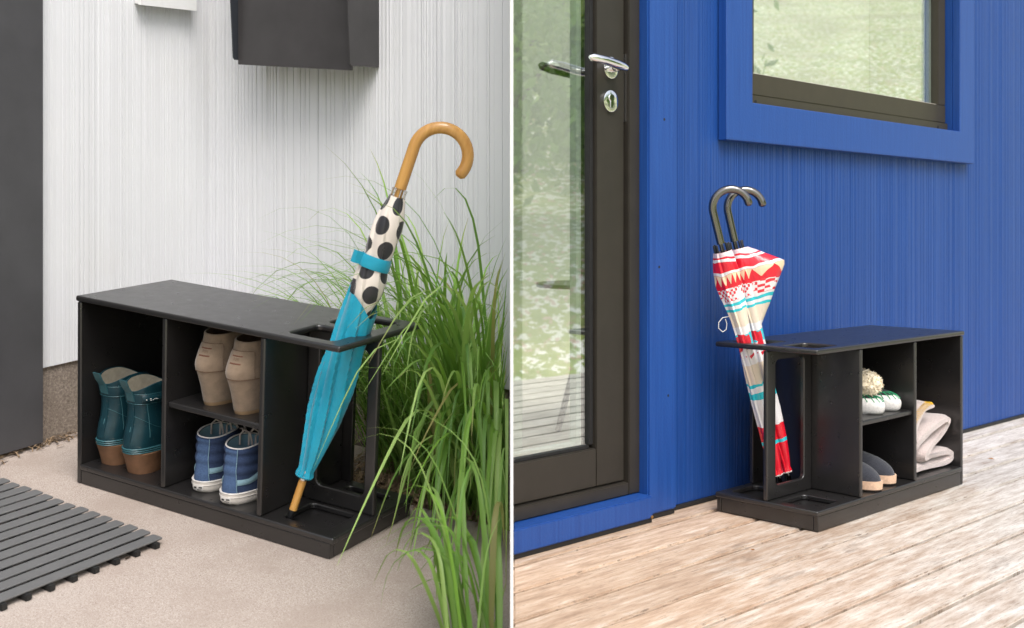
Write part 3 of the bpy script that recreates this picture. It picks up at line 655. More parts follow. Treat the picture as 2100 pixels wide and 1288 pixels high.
# ================================================================== SHOES
class Shoe:
    """Surface S(z, th): th = pi is the heel back, pi/2 the right side. prof rows: z, heel y, toe y, half width heel, half width toe."""
    def __init__(s, prof, ex=2.4): s.p = np.array(prof, float); s.ex = ex
    def par(s, z):
        p = s.p; i = int(np.clip(np.searchsorted(p[:, 0], z)-1, 0, len(p)-2)); z0, z1 = p[i, 0], p[i+1, 0]; t = min(1, max(0, (z-z0)/(z1-z0))); h = z1-z0
        def sl(j):
            if j == 0: return (p[1]-p[0])/(p[1, 0]-p[0, 0])
            if j == len(p)-1: return (p[-1]-p[-2])/(p[-1, 0]-p[-2, 0])
            a, b = (p[j]-p[j-1])/(p[j, 0]-p[j-1, 0]), (p[j+1]-p[j])/(p[j+1, 0]-p[j, 0]); return np.where(a*b > 0, 2*a*b/(a+b+1e-12), 0)
        r = (2*t**3-3*t*t+1)*p[i]+(t**3-2*t*t+t)*h*sl(i)+(-2*t**3+3*t*t)*p[i+1]+(t**3-t*t)*h*sl(i+1); return list(r[1:5])
    def at(s, z, th, off=0.):
        yb, yf, wb, wf = s.par(z)
        def pt(th):
            c, q = math.cos(th), math.sin(th)
            y = (yb+yf)/2+(yf-yb)/2*(math.copysign(abs(c)**(2/s.ex), c)); t = (y-yb)/(yf-yb)
            w = wb+(wf-wb)*t*t*(3-2*t)
            return Vector((math.copysign(abs(q)**(2/s.ex), q)*w, y, z))
        p = pt(th)
        if off:
            d = pt(th-.03)-pt(th+.03); n = Vector((d.y, -d.x, 0)); n.normalize()
            if n.dot(p-Vector((0, (yb+yf)/2, z))) < 0: n = -n
            p = p+n*off
        return p
    def rings(s, zs, n=40, off=0.): return [[s.at(z, 2*math.pi*k/n, off) for k in range(n)] for z in zs]
    def body(s, name, z0, z1, mat, parent, nz=14, caps=(True, True), bulge=None):
        zs = np.linspace(z0, z1, nz); rs = [[s.at(z, 2*math.pi*k/40, bulge(z) if bulge else 0) for k in range(40)] for z in zs]
        v, f = loft(rs, cap0=caps[0], cap1=caps[1]); return link(name, mesh(name, v, f), mat, parent, 60)
    def open_top(s, name, z0, z1, mat, parent, inner_mat, depth=.04, th=.004, nz=14, bulge=None, zf=None):
        """upper that is hollow at the top: outer skin, rim and inner lining"""
        zf = zf or (lambda z, a: z)
        def P(z, a, off): p = s.at(z, a, off); p.z = zf(z, a); return p
        zs = np.linspace(z0, z1, nz); A = [2*math.pi*k/40 for k in range(40)]
        rs = [[P(z, a, bulge(z) if bulge else 0) for a in A] for z in zs]
        rs += [[P(z1, a, -th*.5)+Vector((0, 0, .0012)) for a in A], [P(z1, a, -th) for a in A]]
        v, f = loft(rs, cap0=True, cap1=False); o = link(name, mesh(name, v, f), mat, parent, 60)
        inn = [[P(z, a, -th-.0002) for a in A] for z in (z1-.0005, z1-depth*.5, z1-depth)]
        v, f = loft(inn, cap0=False, cap1=True); link('lining', mesh('lining', v, [q[::-1] for q in f]), inner_mat, o, 60); return o
    def patch(s, name, th0, th1, zlo, zhi, mat, parent, off=.0008, n=14, m=3, thick=.0012):
        """raised band over the surface; zlo/zhi functions of 0..1"""
        zl = zlo if callable(zlo) else (lambda q: zlo); zh = zhi if callable(zhi) else (lambda q: zhi)
        V, F = [], []
        for i in range(n+1):
            q = i/n; a = th0+(th1-th0)*q
            for j in range(m+1):
                z = zl(q)+(zh(q)-zl(q))*j/m; e = off if 0 < j < m else off*.2
                V.append(s.at(z, a, e+thick*.0))
        for i in range(n):
            for j in range(m):
                k = i*(m+1)+j; F.append((k, k+1, k+m+2, k+m+1))
        bm = bmesh.new(); bv = [bm.verts.new(p) for p in V]; [bm.faces.new([bv[i] for i in q]) for q in F]; bmesh.ops.recalc_face_normals(bm, faces=bm.faces)
        bmesh.ops.solidify(bm, geom=list(bm.faces), thickness=-thick*.5)
        me = bpy.data.meshes.new(name); bm.to_mesh(me); bm.free(); return link(name, me, mat, parent, 60)
    def line(s, name, pts, r, mat, parent, off=.0004): return tube(name, [s.at(z, a, off) for z, a in pts], r, mat, parent, 6)
def text_on(s, txt, name, thc, zc, size, dth, mat, parent, off=.0012, slope=0.):
    cu = bpy.data.curves.new('t', 'FONT'); cu.body = txt; cu.size = 1; cu.align_x = 'CENTER'; cu.align_y = 'CENTER'; cu.resolution_u = 2
    t = bpy.data.objects.new('t', cu); COL.objects.link(t); dg = bpy.context.evaluated_depsgraph_get(); dg.update()
    me = bpy.data.meshes.new_from_object(t.evaluated_get(dg)); bpy.data.objects.remove(t); bpy.data.curves.remove(cu); me.materials.clear()
    for v in me.vertices: v.co = s.at(zc+v.co.y*size+slope*v.co.x*size, thc-v.co.x*dth, off)
    return link(name, me, mat, parent)
PI = math.pi
def put(u, v, w, yaw=0., M=LM, sc=(1, 1, 1)): return M @ Matrix.Translation((u, v, w)) @ Matrix.Rotation(yaw, 4, 'Z') @ Matrix.Diagonal((*sc, 1))

# --- teal ankle boots, heels towards us
def rubber_boot(M, label, strap):
    b = empty('rubber_boot', M); tag(b, label, 'boot', 'teal rubber boots in the bench')
    heel = Shoe([(0, .010, .078, .0255, .026), (.03, .004, .082, .029, .030), (.052, -.002, .088, .0335, .035)], 2.6)
    heel.body('heel', 0, .052, 'heel_tan', b, 8)
    fs = Shoe([(0, .120, .225, .036, .030), (.022, .118, .23, .037, .031)], 2.4); fs.body('sole', 0, .022, 'heel_tan', b, 4)
    up = Shoe([(.0, .11, .226, .036, .03), (.026, .08, .226, .037, .031), (.0525, -.004, .222, .0345, .031), (.073, -.006, .205, .0355, .030), (.097, -.001, .165, .0345, .03), (.120, .005, .125, .0315, .03), (.15, .008, .110, .0300, .030), (.18, .006, .106, .0318, .033), (.212, .001, .110, .0345, .036)])
    rs = up.rings([.0225, .035, .050], 40); fr = [[Vector((p.x, max(p.y, .086), p.z)) for p in r] for r in rs]
    v, f = loft(fr); link('vamp', mesh('vamp', v, f), 'teal_rubber', b, 60)
    zf = lambda z, a: z + (.010*max(0, (z-.17)/.042))*math.cos(2*a)*-1 if z > .17 else z
    sh = up.open_top('shaft', .0525, .212, 'teal_rubber', b, 'boot_lining', .05, .0035, 18, zf=zf)
    for z in (.0545, .0595, .0645): up.line('welt_line', [(z, PI*2*k/48) for k in range(10, 39)], .0019, 'teal_seam', b, .0008)
    up.patch('collar_band', PI*1.32, PI*.28, .173, .196, 'teal_rubber', b, .0012, 22)
    up.line('seam', [(.1965, PI*1.3-PI*1.0*k/20) for k in range(21)], .0007, 'teal_seam', b, .001); up.line('seam', [(.172, PI*1.3-PI*1.0*k/20) for k in range(21)], .0007, 'teal_seam', b, .001)
    up.line('seam', [(.20-.11*(k/12)**.8, PI*.75-.10*math.sin(PI*k/12)-.12*(k/12)) for k in range(13)], .0008, 'teal_seam', b)
    up.line('seam', [(.142-.05*(k/14)**2, PI*1.02-PI*.55*k/14) for k in range(15)], .0006, 'teal_seam', b)
    up.patch('spine_strip', PI*1.05, PI*.95, .072, .172, 'teal_rubber', b, .0014, 4, 6)
    tb_ = [up.at(.178, PI, .0015), up.at(.20, PI, .002)+Vector((0, -.002, 0)), up.at(.212, PI, .004)+Vector((0, -.008, .004)), up.at(.212, PI, .004)+Vector((0, -.015, .022))]
    V = []; 
    for p in tb_: V += [p+Vector((-.009, 0, 0)), p+Vector((.009, 0, 0)), p+Vector((.009, .0025, 0)), p+Vector((-.009, .0025, 0))]
    v, f = loft([V[4*i:4*i+4] for i in range(4)]); link('pull_tab', mesh('pull_tab', v, f), 'teal_seam', b)
    up.line('size_mark', [(.105+.012*k, PI*.985) for k in range(2)], .0012, 'teal_seam', b, .001)
    if strap:
        st = up.patch('strap', PI*.80, PI*.40, .1745, .1945, 'teal_rubber', b, .004, 12, 4, .002)
        for k, (a_, dz, w_) in enumerate(((.545, .0, .012), (.487, .0022, .016), (.484, -.0018, .012), (.452, -.001, .008), (.432, .001, .006), (.412, .0006, .008), (.392, 0, .006))):
            up.patch('strap_mark', PI*(a_+.20+w_*.7), PI*(a_+.20-w_*.7), .1842+dz-(.0026 if k == 0 else .0013), .1842+dz+(.0026 if k == 0 else .0013), 'print_white', st, .0066, 4, 2, .0004)
    return b
rubber_boot(put(.062, .022, .0472, .03, LM, (1.17, 1.1, .93)), 'teal rubber ankle boot next to the end panel, left of its pair', False)
rubber_boot(put(.150, .016, .0472, .03, LM, (1.17, 1.1, .93)), 'teal rubber ankle boot with a lettered strap, next to the divider', True)

# --- suede wedge booties
def suede_boot(M, label):
    b = empty('suede_bootie', M); tag(b, label, 'bootie', 'beige suede booties on the middle shelf')
    lo = Shoe([(0, .016, .232, .025, .030), (.010, .013, .234, .0265, .031), (.05, .006, .22, .030, .032), (.088, -.003, .19, .0345, .034)], 2.5)
    lo.body('sole', 0, .0085, 'suede_sole', b, 3); lo.body('wedge', .0088, .0875, 'suede', b, 8)
    up = Shoe([(.0875, -.004, .20, .0350, .034), (.10, -.005, .19, .0350, .034), (.122, .002, .15, .0335, .032), (.14, .010, .13, .0315, .031), (.158, .016, .122, .030, .030), (.178, .019, .125, .0305, .031)], 2.4)
    up.open_top('upper', .088, .178, 'suede', b, 'suede_seam', .03, .0035, 14, zf=lambda z, a: z-(.006*max(0, (z-.16)/.018))*(1 if math.cos(a) < 0 else -1)*abs(math.cos(a)))
    up.line('wedge_seam', [(.0882, PI*1.35-PI*1.2*k/26) for k in range(27)], .0009, 'suede_seam', b, .0004)
    up.patch('heel_counter', PI*1.28, PI*.72, .0895, .152, 'suede', b, .0011, 18, 6, .0012)
    up.line('stitch', [(.153, PI*1.28-PI*.53*k/16) for k in range(17)]+[(.150, PI*.735), (.145, PI*.725), (.12, PI*.722), (.09, PI*.722)], .0006, 'suede_seam', b, .0012)
    for z in (.139, .1225): up.patch('print_bar', PI*1.06, PI*.90, z, z+.0048, 'brown_print', b, .0022, 6, 2, .0008)
    text_on(up, 'TOMS', 'lettering', PI*.98, .1345, .0085, .10, 'suede_seam', b, .0024)
    return b
suede_boot(put(.354, .022, .2372, .02, LM, (1.16, 1.1, .885)), 'beige suede wedge bootie on the middle shelf, left of its pair')
suede_boot(put(.447, .013, .2372, .02, LM, (1.16, 1.1, .885)), 'beige suede wedge bootie on the middle shelf beside the umbrella divider')

# --- denim high tops
def high_top(M, label):
    b = empty('denim_sneaker', M); tag(b, label, 'sneaker', 'denim high-top sneakers on the bottom shelf')
    so = Shoe([(0, .004, .27, .034, .042), (.006, .000, .274, .0365, .045), (.034, -.002, .276, .0375, .046)], 2.5)
    so.body('sole', 0, .030, 'sole_white', b, 6)
    so.line('foxing_line', [(.0205, PI*1.5-PI*1.2*k/30) for k in range(31)], .0008, 'canvas_white', b, .0003)
    so.line('foxing_rim', [(.0300, 2*PI*k/40) for k in range(41)], .0020, 'canvas_white', b, -.0012)
    up = Shoe([(.028, .003, .268, .0335, .042), (.045, .004, .25, .0330, .042), (.06, .008, .21, .032, .040), (.075, .011, .17, .0315, .037), (.09, .013, .145, .0305, .034), (.12, .017, .125, .0300, .032), (.150, .0185, .120, .0310, .033)], 2.4)
    roll = lambda z: 0. if z < .073 else .0030*abs(math.sin(PI*(z-.073)/.0257))-.0006
    zf = lambda z, a: z if z < .13 else z - .010*((z-.13)/.02)*(.5-.5*math.cos(a))*-1*(-1 if math.cos(a) < 0 else 1)*0 - .008*((z-.13)/.02)*max(0, -math.cos(a))
    u_ = up.open_top('upper', .0285, .150, 'denim_dark', b, 'light_denim', .05, .0045, 30, bulge=roll, zf=zf)
    # lighter heel counter that follows the padded rolls
    V, F = [], []; zs = np.linspace(.0285, .1455, 34)
    for z in zs:
        q = (z-.0285)/.117; thr = PI*(.865+.03*min(1, q*2.0)); thl = 2*PI-thr
        for j in range(13):
            a = thl+(thr-thl)*j/12; p = up.at(z, a, roll(z)+.0009); p.z = zf(z, a); V.append(p)
    for i in range(len(zs)-1):
        for j in range(12): k = i*13+j; F.append((k, k+1, k+14, k+13))
    link('heel_panel', mesh('heel_panel', V, F), 'denim', b, 60)
    tube('piping', [(lambda p, z: Vector((p.x, p.y, z+.0012)))(up.at(.150, a, roll(.15)-.0012), zf(.150, a)) for a in np.linspace(0, 2*PI, 41)], .0019, 'canvas_white', b, 6)
    up.patch('side_stripe', PI*.868, PI*.22, lambda q: .0500+.085*max(0, q-.22)**1.25, lambda q: .0640+.092*max(0, q-.22)**1.25, 'light_denim', b, .0016, 18, 3, .0012)
    up.patch('side_stripe', PI*1.132, PI*1.78, lambda q: .0500+.085*max(0, q-.22)**1.25, lambda q: .0640+.092*max(0, q-.22)**1.25, 'light_denim', b, .0016, 18, 3, .0012)
    up.line('stitch_line', [(.029+.116*k/20, PI*(.865+.03*min(1, k/10))) for k in range(21)], .0006, 'light_denim', b, .0030)
    so.patch('heel_label', PI*1.06, PI*.93, .006, .022, 'canvas_white', b, .0012, 6, 3, .001)
    so.patch('label_mark', PI*.985, PI*.945, .012, .0185, 'ink', b, .0026, 4, 2, .0006); so.patch('label_mark', PI*1.035, PI*1.005, .0095, .0175, 'ink', b, .0026, 4, 2, .0006); so.patch('label_mark', PI*1.0, PI*.95, .0085, .0105, 'ink', b, .0026, 4, 2, .0006)
    for k, (yy, xx, hh) in enumerate(((.085, -.012, .020), (.092, .004, .026), (.10, .014, .016), (.118, .02, .008))):
        tube('lace', [(xx-.010, yy-.004, .128), (xx-.012, yy, .146+hh*.4), (xx-.004, yy+.003, .148+hh), (xx+.007, yy+.004, .147+hh*.8), (xx+.012, yy+.004, .142), (xx+.012, yy+.006, .128)], .0021, 'lace', b, 6)
    tube('lace', [(.022, .11, .145), (.034, .105, .150), (.040, .10, .140), (.040, .102, .128), (.034, .104, .126)], .0021, 'lace', b, 6)
    return b
high_top(put(.343, .028, .0472, .10, LM, (1.17, .93, .81)), 'blue denim high-top sneaker on the bottom shelf, left of its pair')
high_top(put(.437, .010, .0472, .06, LM, (1.17, .93, .81)), 'blue denim high-top sneaker on the bottom shelf beside the umbrella divider')

# --- sheepskin slippers on the right bench, toes out
def slipper(M, label, cuff):
    b = empty('felt_slipper', M); tag(b, label, 'slipper', 'white felt slippers on the shelf')
    s_ = Shoe([(0, .0, .225, .030, .038), (.008, -.003, .230, .034, .042), (.022, -.003, .232, .035, .043), (.034, .0, .226, .0335, .040), (.041, .004, .218, .031, .036)], 2.2)
    s_.body('sole', 0, .040, 'felt_white', b, 8)
    t_ = Shoe([(.036, .005, .216, .030, .035), (.046, .010, .205, .028, .031), (.052, .018, .19, .024, .024), (.055, .03, .17, .018, .016)], 2.2)
    t_.body('upper', .038, .055, 'felt_black', b, 6)
    for k in range(26):
        a = PI*2*k/26; p = s_.at(.032, a, .0012); q = s_.at(.041, a, .0010); r_ = t_.at(.047, a, .0006)
        tube('stitch', [p, q, r_], .0012, 'green_yarn', b, 5)
    tube('edge_yarn', [t_.at(.0475, 2*PI*k/40, .0004) for k in range(41)], .0014, 'green_yarn', b, 5)
    if cuff:
        V, F = [], []; bm = bmesh.new(); bmesh.ops.create_icosphere(bm, subdivisions=4, radius=1)
        for v in bm.verts:
            n = v.co.normalized(); d = 1+.10*math.sin(n.x*17+n.z*9)*math.sin(n.y*15+2)+.07*math.sin(n.z*31+n.x*23)*math.sin(n.y*29)
            v.co = Vector((n.x*.036*d, .176+n.y*.046*d, .076+n.z*.034*d))
        me = bpy.data.meshes.new('fleece_cuff'); bm.to_mesh(me); bm.free(); o = link('fleece_cuff', me, 'fleece', b, 0)
        # woolly tufts
        V, F = [], []
        for _ in range(700):
            n = Vector(rng.normal(size=3)).normalized(); p = Vector((n.x*.036, .176+n.y*.046, .076+n.z*.034)); d = (n+Vector(rng.normal(size=3))*.5).normalized()*random.uniform(.004, .008); s2 = d.cross(Vector(rng.normal(size=3))).normalized()*.0022
            i = len(V); V += [p-s2, p+s2, p+d*.6+s2*.7, p+d+s2*.1]; F += [(i, i+1, i+2), (i, i+2, i+3)]
        link('fleece_tufts', mesh('fleece_tufts', V, F), 'fleece', o)['kind'] = 'stuff'
    for k, c in enumerate(('green_yarn', 'brown_print', 'light_denim')): tube('toe_flower', [t_.at(.053, .02+.18*k-.2, .001), t_.at(.054, .1+.18*k-.2, .0014)], .003, c, b, 6)
    return b
slipper(put(-.425, .268, .2372, PI+.06, RM, (1.05, 1.06, 1.0)), 'white felt slipper with fleece cuff and green stitching, nearer of the pair', True)
slipper(put(-.332, .268, .2372, PI+.02, RM, (1.05, 1.06, 1.0)), 'white felt slipper with green stitching, set behind its fleece-cuffed twin', False)
def felt_clog(M, label):
    b = empty('felt_clog', M); tag(b, label, 'clog', 'charcoal felt clogs on the bottom shelf')
    so = Shoe([(0, .0, .232, .030, .041), (.004, -.002, .236, .032, .043), (.026, -.003, .237, .033, .044)], 2.3)
    so.body('outsole', 0, .005, 'dark_sole', b, 3); so.body('sole', .0052, .0255, 'cork_sole', b, 5)
    up = Shoe([(.0255, .0, .233, .0325, .042), (.036, .0, .229, .033, .0425), (.05, .004, .216, .032, .039), (.062, .008, .195, .030, .033), (.070, .012, .17, .028, .026), (.080, .014, .125, .026, .022), (.098, .016, .09, .024, .020)], 2.15)
    up.open_top('upper', .0258, .098, 'felt_charcoal', b, 'felt_charcoal', .03, .005, 16)
    return b
felt_clog(put(-.475, .238, .0508, PI+.05, RM), 'charcoal felt clog with cork sole, nearer of the pair')
felt_clog(put(-.378, .250, .0508, PI+.03, RM), 'charcoal felt clog with cork sole, further of the pair')

# --- folded wool blanket
def catmull(P, n=6):
    P = [Vector(p) for p in P]; out = []
    for i in range(len(P)-1):
        p0, p1, p2, p3 = P[max(i-1, 0)], P[i], P[i+1], P[min(i+2, len(P)-1)]
        for k in range(n):
            t = k/n; out.append(.5*((2*p1)+(p2-p0)*t+(2*p0-5*p1+4*p2-p3)*t*t+(3*p1-p0-3*p2+p3)*t**3))
    return out+[P[-1]]
bl = empty('wool_blanket', put(-.272, .030, .0508, 0, RM, (1.28, 1, .80))); tag(bl, 'folded grey-beige wool blanket with yellow edge stitching', 'blanket')
PATH = [(.022, .0165), (.07, .0165), (.15, .017), (.188, .022), (.196, .040), (.176, .052), (.13, .050), (.098, .047), (.080, .054), (.082, .070), (.110, .086), (.150, .108), (.182, .138), (.184, .160), (.160, .166), (.120, .146), (.075, .116), (.046, .098), (.028, .104), (.024, .130), (.036, .165), (.062, .196), (.092, .218), (.112, .226)]
cl = catmull([(x, z, 0) for x, z in PATH], 6)
def ribbon(cl, tk, y0, y1, ny, jitter):
    rings = []
    for j in range(ny+1):
        q = j/ny; y = y0+(y1-y0)*q; ring_a, ring_b = [], []
        edge = min(1, min(q, 1-q)*ny/1.5); tt = tk*(.45+.55*edge**.5)
        for i, p in enumerate(cl):
            t = (cl[min(i+1, len(cl)-1)]-cl[max(i-1, 0)]).normalized(); n = Vector((-t.y, t.x, 0))
            e = min(1, min(i, len(cl)-1-i)/4); h = tt*(.35+.65*e**.5)
            w = jitter*math.sin(i*.35+q*5)*math.sin(q*7+i*.11)
            c = p+n*w; ring_a.append((c.x+n.x*h, y+.006*math.sin(i*.21)*(q < .3), max(.0008, c.y+n.y*h))); ring_b.append((c.x-n.x*h, y+.006*math.sin(i*.21)*(q < .3), max(.0008, c.y-n.y*h)))
        rings.append(ring_a+ring_b[::-1])
    return loft(rings)
v, f = ribbon(cl, .0185, 0, .20, 12, .003); o = link('blanket_cloth', mesh('blanket_cloth', v, f), 'wool', bl, 50)
pe = cl[-1]
for k in range(22):                                    # blanket stitch round the outer flap
    i = len(cl)-2-k; p = cl[i]; t = (cl[i+1]-cl[i-1]).normalized(); n = Vector((-t.y, t.x, 0)); hh = .0155*(.35+.65*min(1, (len(cl)-1-i)/4)**.5)
    a_ = Vector((p.x+n.x*hh, 0, p.y+n.y*hh)); tube('stitch', [a_+Vector((n.x*.0006, .013, n.y*.0006)), a_+Vector((n.x*.0012, .0, n.y*.0012)), a_+Vector((-n.x*.007, -.0022, -n.y*.007))], .0011, 'yellow_yarn', bl, 5)
for k in range(16):
    y = .004+.0125*k; tube('stitch', [(pe.x-.012, y, pe.y+.0125), (pe.x+.002, y, pe.y+.004), (pe.x+.003, y, pe.y-.004), (pe.x-.008, y, pe.y-.012)], .0012, 'yellow_yarn', bl, 5)

# ================================================================== UMBRELLAS
def axis_matrix(p0, p1):
    d = (p1-p0).normalized(); e = Vector((1, 0, 0)); e = (e-d*e.dot(d)).normalized(); y = d.cross(e)
    return Matrix(((e.x, y.x, d.x, p0.x), (e.y, y.y, d.y, p0.y), (e.z, y.z, d.z, p0.z), (0, 0, 0, 1))), (p1-p0).length
def hook(name, z0, z1, rad, cr, deg, mat, parent, tip=.0, lean=0., start=.0):
    pts = [(lean*0, 0, z0), (0, 0, z0+(z1-z0)*.5), (0, 0, z1)]
    n = 22
    for k in range(1, n+1):
        a = R(deg)*k/n; pts.append((cr-cr*math.cos(a), 0, z1+cr*math.sin(a)))
    a = R(deg); 
    if tip: pts.append((pts[-1][0]+tip*math.sin(a)*1., 0, pts[-1][2]+tip*math.cos(a)))
    l = Vector(pts[-1])-Vector(pts[-2]); l.normalize(); pts.append(tuple(Vector(pts[-1])+l*rad*.5))
    rr = [rad]*(len(pts)-2)+[rad*.98, rad*.55]
    # keep the rounded end compact
    return tube(name, pts, rr, mat, parent, 18)
def canopy(name, prof, mat, parent, folds=8, amp=.10, twist=6., flap=None, n=96, topf=None, uvscale=None, sq=1., zsamp=40, off=(0, 0)):
    """prof rows: z, radius.  Pleated tube with spiral folds, optional flap(theta, z) extra radius."""
    P = np.array(prof); zs = np.linspace(P[0, 0], P[-1, 0], zsamp); V, UV = [], []; n1 = n+1
    for z in zs:
        r0 = np.interp(z, P[:, 0], P[:, 1])
        for k in range(n1):
            th = 2*PI*k/n; ph = folds*th+twist*(z-P[0, 0])/(P[-1, 0]-P[0, 0])*2
            saw = (ph/(2*PI)) % 1.; fold = (saw-.5)*2                      # overlapping pleats: a slow rise and a quick drop
            fold = fold if saw < .88 else fold*(1-(saw-.88)/.12*2)
            r = r0*(1+amp*(1-.6*((z-P[0, 0])/(P[-1, 0]-P[0, 0]))**3)*fold+.03*math.sin(3*th+z*40)) + (flap(th, z) if flap else 0)
            zz = z+(topf(th)*(z-P[0, 0])/(P[-1, 0]-P[0, 0]) if topf else 0)
            V.append((r*math.cos(th)+off[0], r*math.sin(th)*sq+off[1], zz))
            UV.append((th/(2*PI)*(uvscale[0] if uvscale else 1), (zz-P[0, 0])*(uvscale[1] if uvscale else 1/(P[-1, 0]-P[0, 0]))))
    F = [(i*n1+k, i*n1+k+1, (i+1)*n1+k+1, (i+1)*n1+k) for i in range(zsamp-1) for k in range(n)]
    me = mesh(name, V, F); setuv(me, UV); return link(name, me, mat, parent, 32)

# dotted umbrella, left bench
M_, L_ = axis_matrix(lw(.580, .042, .0352), lw(.670, .111, .43))
u = empty('dotted_umbrella', M_); tag(u, 'blue and polka dot umbrella with bent wood handle, standing in the left bench', 'umbrella')
tube('tip', [(0, 0, 0), (0, 0, .004), (0, 0, .026)], [.006, .0072, .0082], 'black_plastic', u, 16)
tube('ferrule_stick', [(0, 0, .0262), (0, 0, .092)], .0082, 'wood', u, 16)
tube('ferrule_collar', [(0, 0, .0922), (0, 0, .10), (0, 0, .108), (0, 0, .114)], [.0085, .0105, .0125, .0125], 'chrome', u, 18)
low = canopy('lower_canopy', [(.103, .0175), (.112, .0148), (.13, .0180), (.17, .025), (.23, .0330), (.30, .0375), (.345, .0365), (.385, .0350), (.43, .0345), (.47, .0335), (.485, .0335)], 'teal_fabric', u, 8, .19, 5.5,
             topf=lambda t: .016*abs(math.sin(1.5*t+.9))-.010+.026*math.cos(t-2.7), sq=.94)
canopy('lower_hem', [(.0985, .0165), (.101, .0188), (.1035, .0175)], 'teal_fabric', u, 24, .05, 0, zsamp=4)
upc = canopy('upper_canopy', [(.43, .020), (.47, .0245), (.497, .0315), (.53, .031), (.55, .0275), (.565, .0260), (.58, .0270), (.60, .0300), (.635, .0300), (.66, .0265), (.685, .0195), (.700, .0160)], 'polka', u, 6, .13, 6., uvscale=(.21, 1.), sq=.94)
st = canopy('strap', [(.549, .0305), (.551, .0318), (.573, .0312), (.575, .0300)], 'teal_fabric', u, 3, .03, 0, zsamp=6, n=48)
V = []
for x, y in ((-.026, -.014), (-.040, -.022), (-.047, -.018)): V.append([(x, y, .551), (x+.002, y-.003, .551), (x+.002, y-.003, .576), (x, y, .576)])
v, f = loft(V); link('strap_end', mesh('strap_end', v, f), 'teal_fabric', st)
tube('shaft', [(0, 0, .6855), (0, 0, .7165)], .0085, 'wood', u, 16)
for k in range(8):
    a = 2*PI*k/8+.3; tube('rib_tip', [(.0135*math.cos(a), .0135*math.sin(a), .692), (.0145*math.cos(a), .0145*math.sin(a), .712), (.0145*math.cos(a), .0145*math.sin(a), .716)], [.0013, .0013, .0026], 'chrome', u, 7)
hook('handle', .7172, .806, .0122, .0545, 206, 'wood', u)

# two printed umbrellas, right bench
def printed(p0, p1, label, flap, top, hs_, mirror=1):
    M_, L_ = axis_matrix(p0, p1); u = empty('printed_umbrella', M_); tag(u, label, 'umbrella', 'red printed umbrellas in the right bench')
    tube('ferrule', [(0, 0, 0), (0, 0, .004), (0, 0, .05), (0, 0, .075)], [.0055, .0068, .0075, .0085], 'black_chrome', u, 14)
    canopy('canopy', [(.060, .0130), (.068, .0105), (.09, .0135), (.14, .0185), (.22, .0195), (.30, .0190), (.38, .0188), (.43, .0195), (.47, .0215), (.52, .0255), (.57, .0285), (.60, .0285), (top-.012, .0255), (top, .0225)], 'print', u, 7, .14, 5., flap=flap, zsamp=56)
    canopy('hem', [(.0565, .0118), (.0585, .0138), (.0605, .0125)], 'canvas_white', u, 20, .06, 0, zsamp=4)
    tube('shaft', [(0, 0, top-.02), (0, 0, top+.034)], .0055, 'black_chrome', u, 12)
    for k in range(8):
        a = 2*PI*k/8; r0 = .0195; tube('rib_tip', [(r0*math.cos(a), r0*math.sin(a), top-.006), (r0*.98*math.cos(a), r0*.98*math.sin(a), top+.018), (r0*.96*math.cos(a), r0*.96*math.sin(a), top+.020)], [.0021, .0024, .0014], 'black_plastic', u, 8)
    hook('handle', top+.020, hs_, .0100, .0455, 183, 'black_chrome', u)
    return u
def flapA(th, z):
    d = math.atan2(math.sin(th-PI*1.02), math.cos(th-PI*1.02)); g = math.exp(-(d/.35)**2)
    return .009*g*max(0, 1-abs(z-.555)/.09)
def flapB(th, z):
    d = math.atan2(math.sin(th+.15), math.cos(th+.15)); g = math.exp(-(d/.55)**2)
    h = max(0, min((z-.44)/.145, (.645-z)/.06, 1)); return .088*g*h
pu = printed(rw(-.645, .173, .0385), rw(-.733, .226, .43), 'red and cream printed umbrella with dark crook handle, nearer the door', flapA, .640, .742)
tube('wrist_loop', [(-.024, 0, .478), (-.040, .0, .479), (-.052, .0, .470), (-.056, 0, .456), (-.048, 0, .444), (-.038, 0, .448), (-.033, 0, .462), (-.034, 0, .474)], .0011, 'print_white', pu, 6)
printed(rw(-.604, .174, .0385), rw(-.664, .238, .43), 'red and cream printed umbrella flaring open to the right, nearer the bench seat', flapB, .640, .738)

# ================================================================== SLATTED MAT
mat = empty('slatted_mat', LM @ Matrix.Translation((.405, -.128, .0005)) @ Matrix.Rotation(-.055, 4, 'Z')); tag(mat, 'grey plastic slatted doormat on the concrete patio', 'doormat')
pitch = .0378; ML = .62
sl = None
def slat_mesh():
    me = None
    w = .0285; o = plate('slat', [[(x, y) for x, y in rrect(-w, -ML, 0, 0, .005)]], .0040, .0016, 'mat_rubber', mat, PXY(.0140)); return o
first = slat_mesh()
for k in range(17):
    o = first if k == 0 else first.copy()
    if k: COL.objects.link(o); o.parent = mat
    o.location = (-k*pitch, random.uniform(-.002, .002), random.uniform(-.0004, .0004)); o.rotation_euler = (0, random.uniform(-.012, .012), random.uniform(-.004, .004))
for k in range(13):
    y = -.022-.0475*k
    box('connector', -17*pitch, .008, y-.0065, y+.0065, .0, .0112, 'mat_connector', mat, .0015)

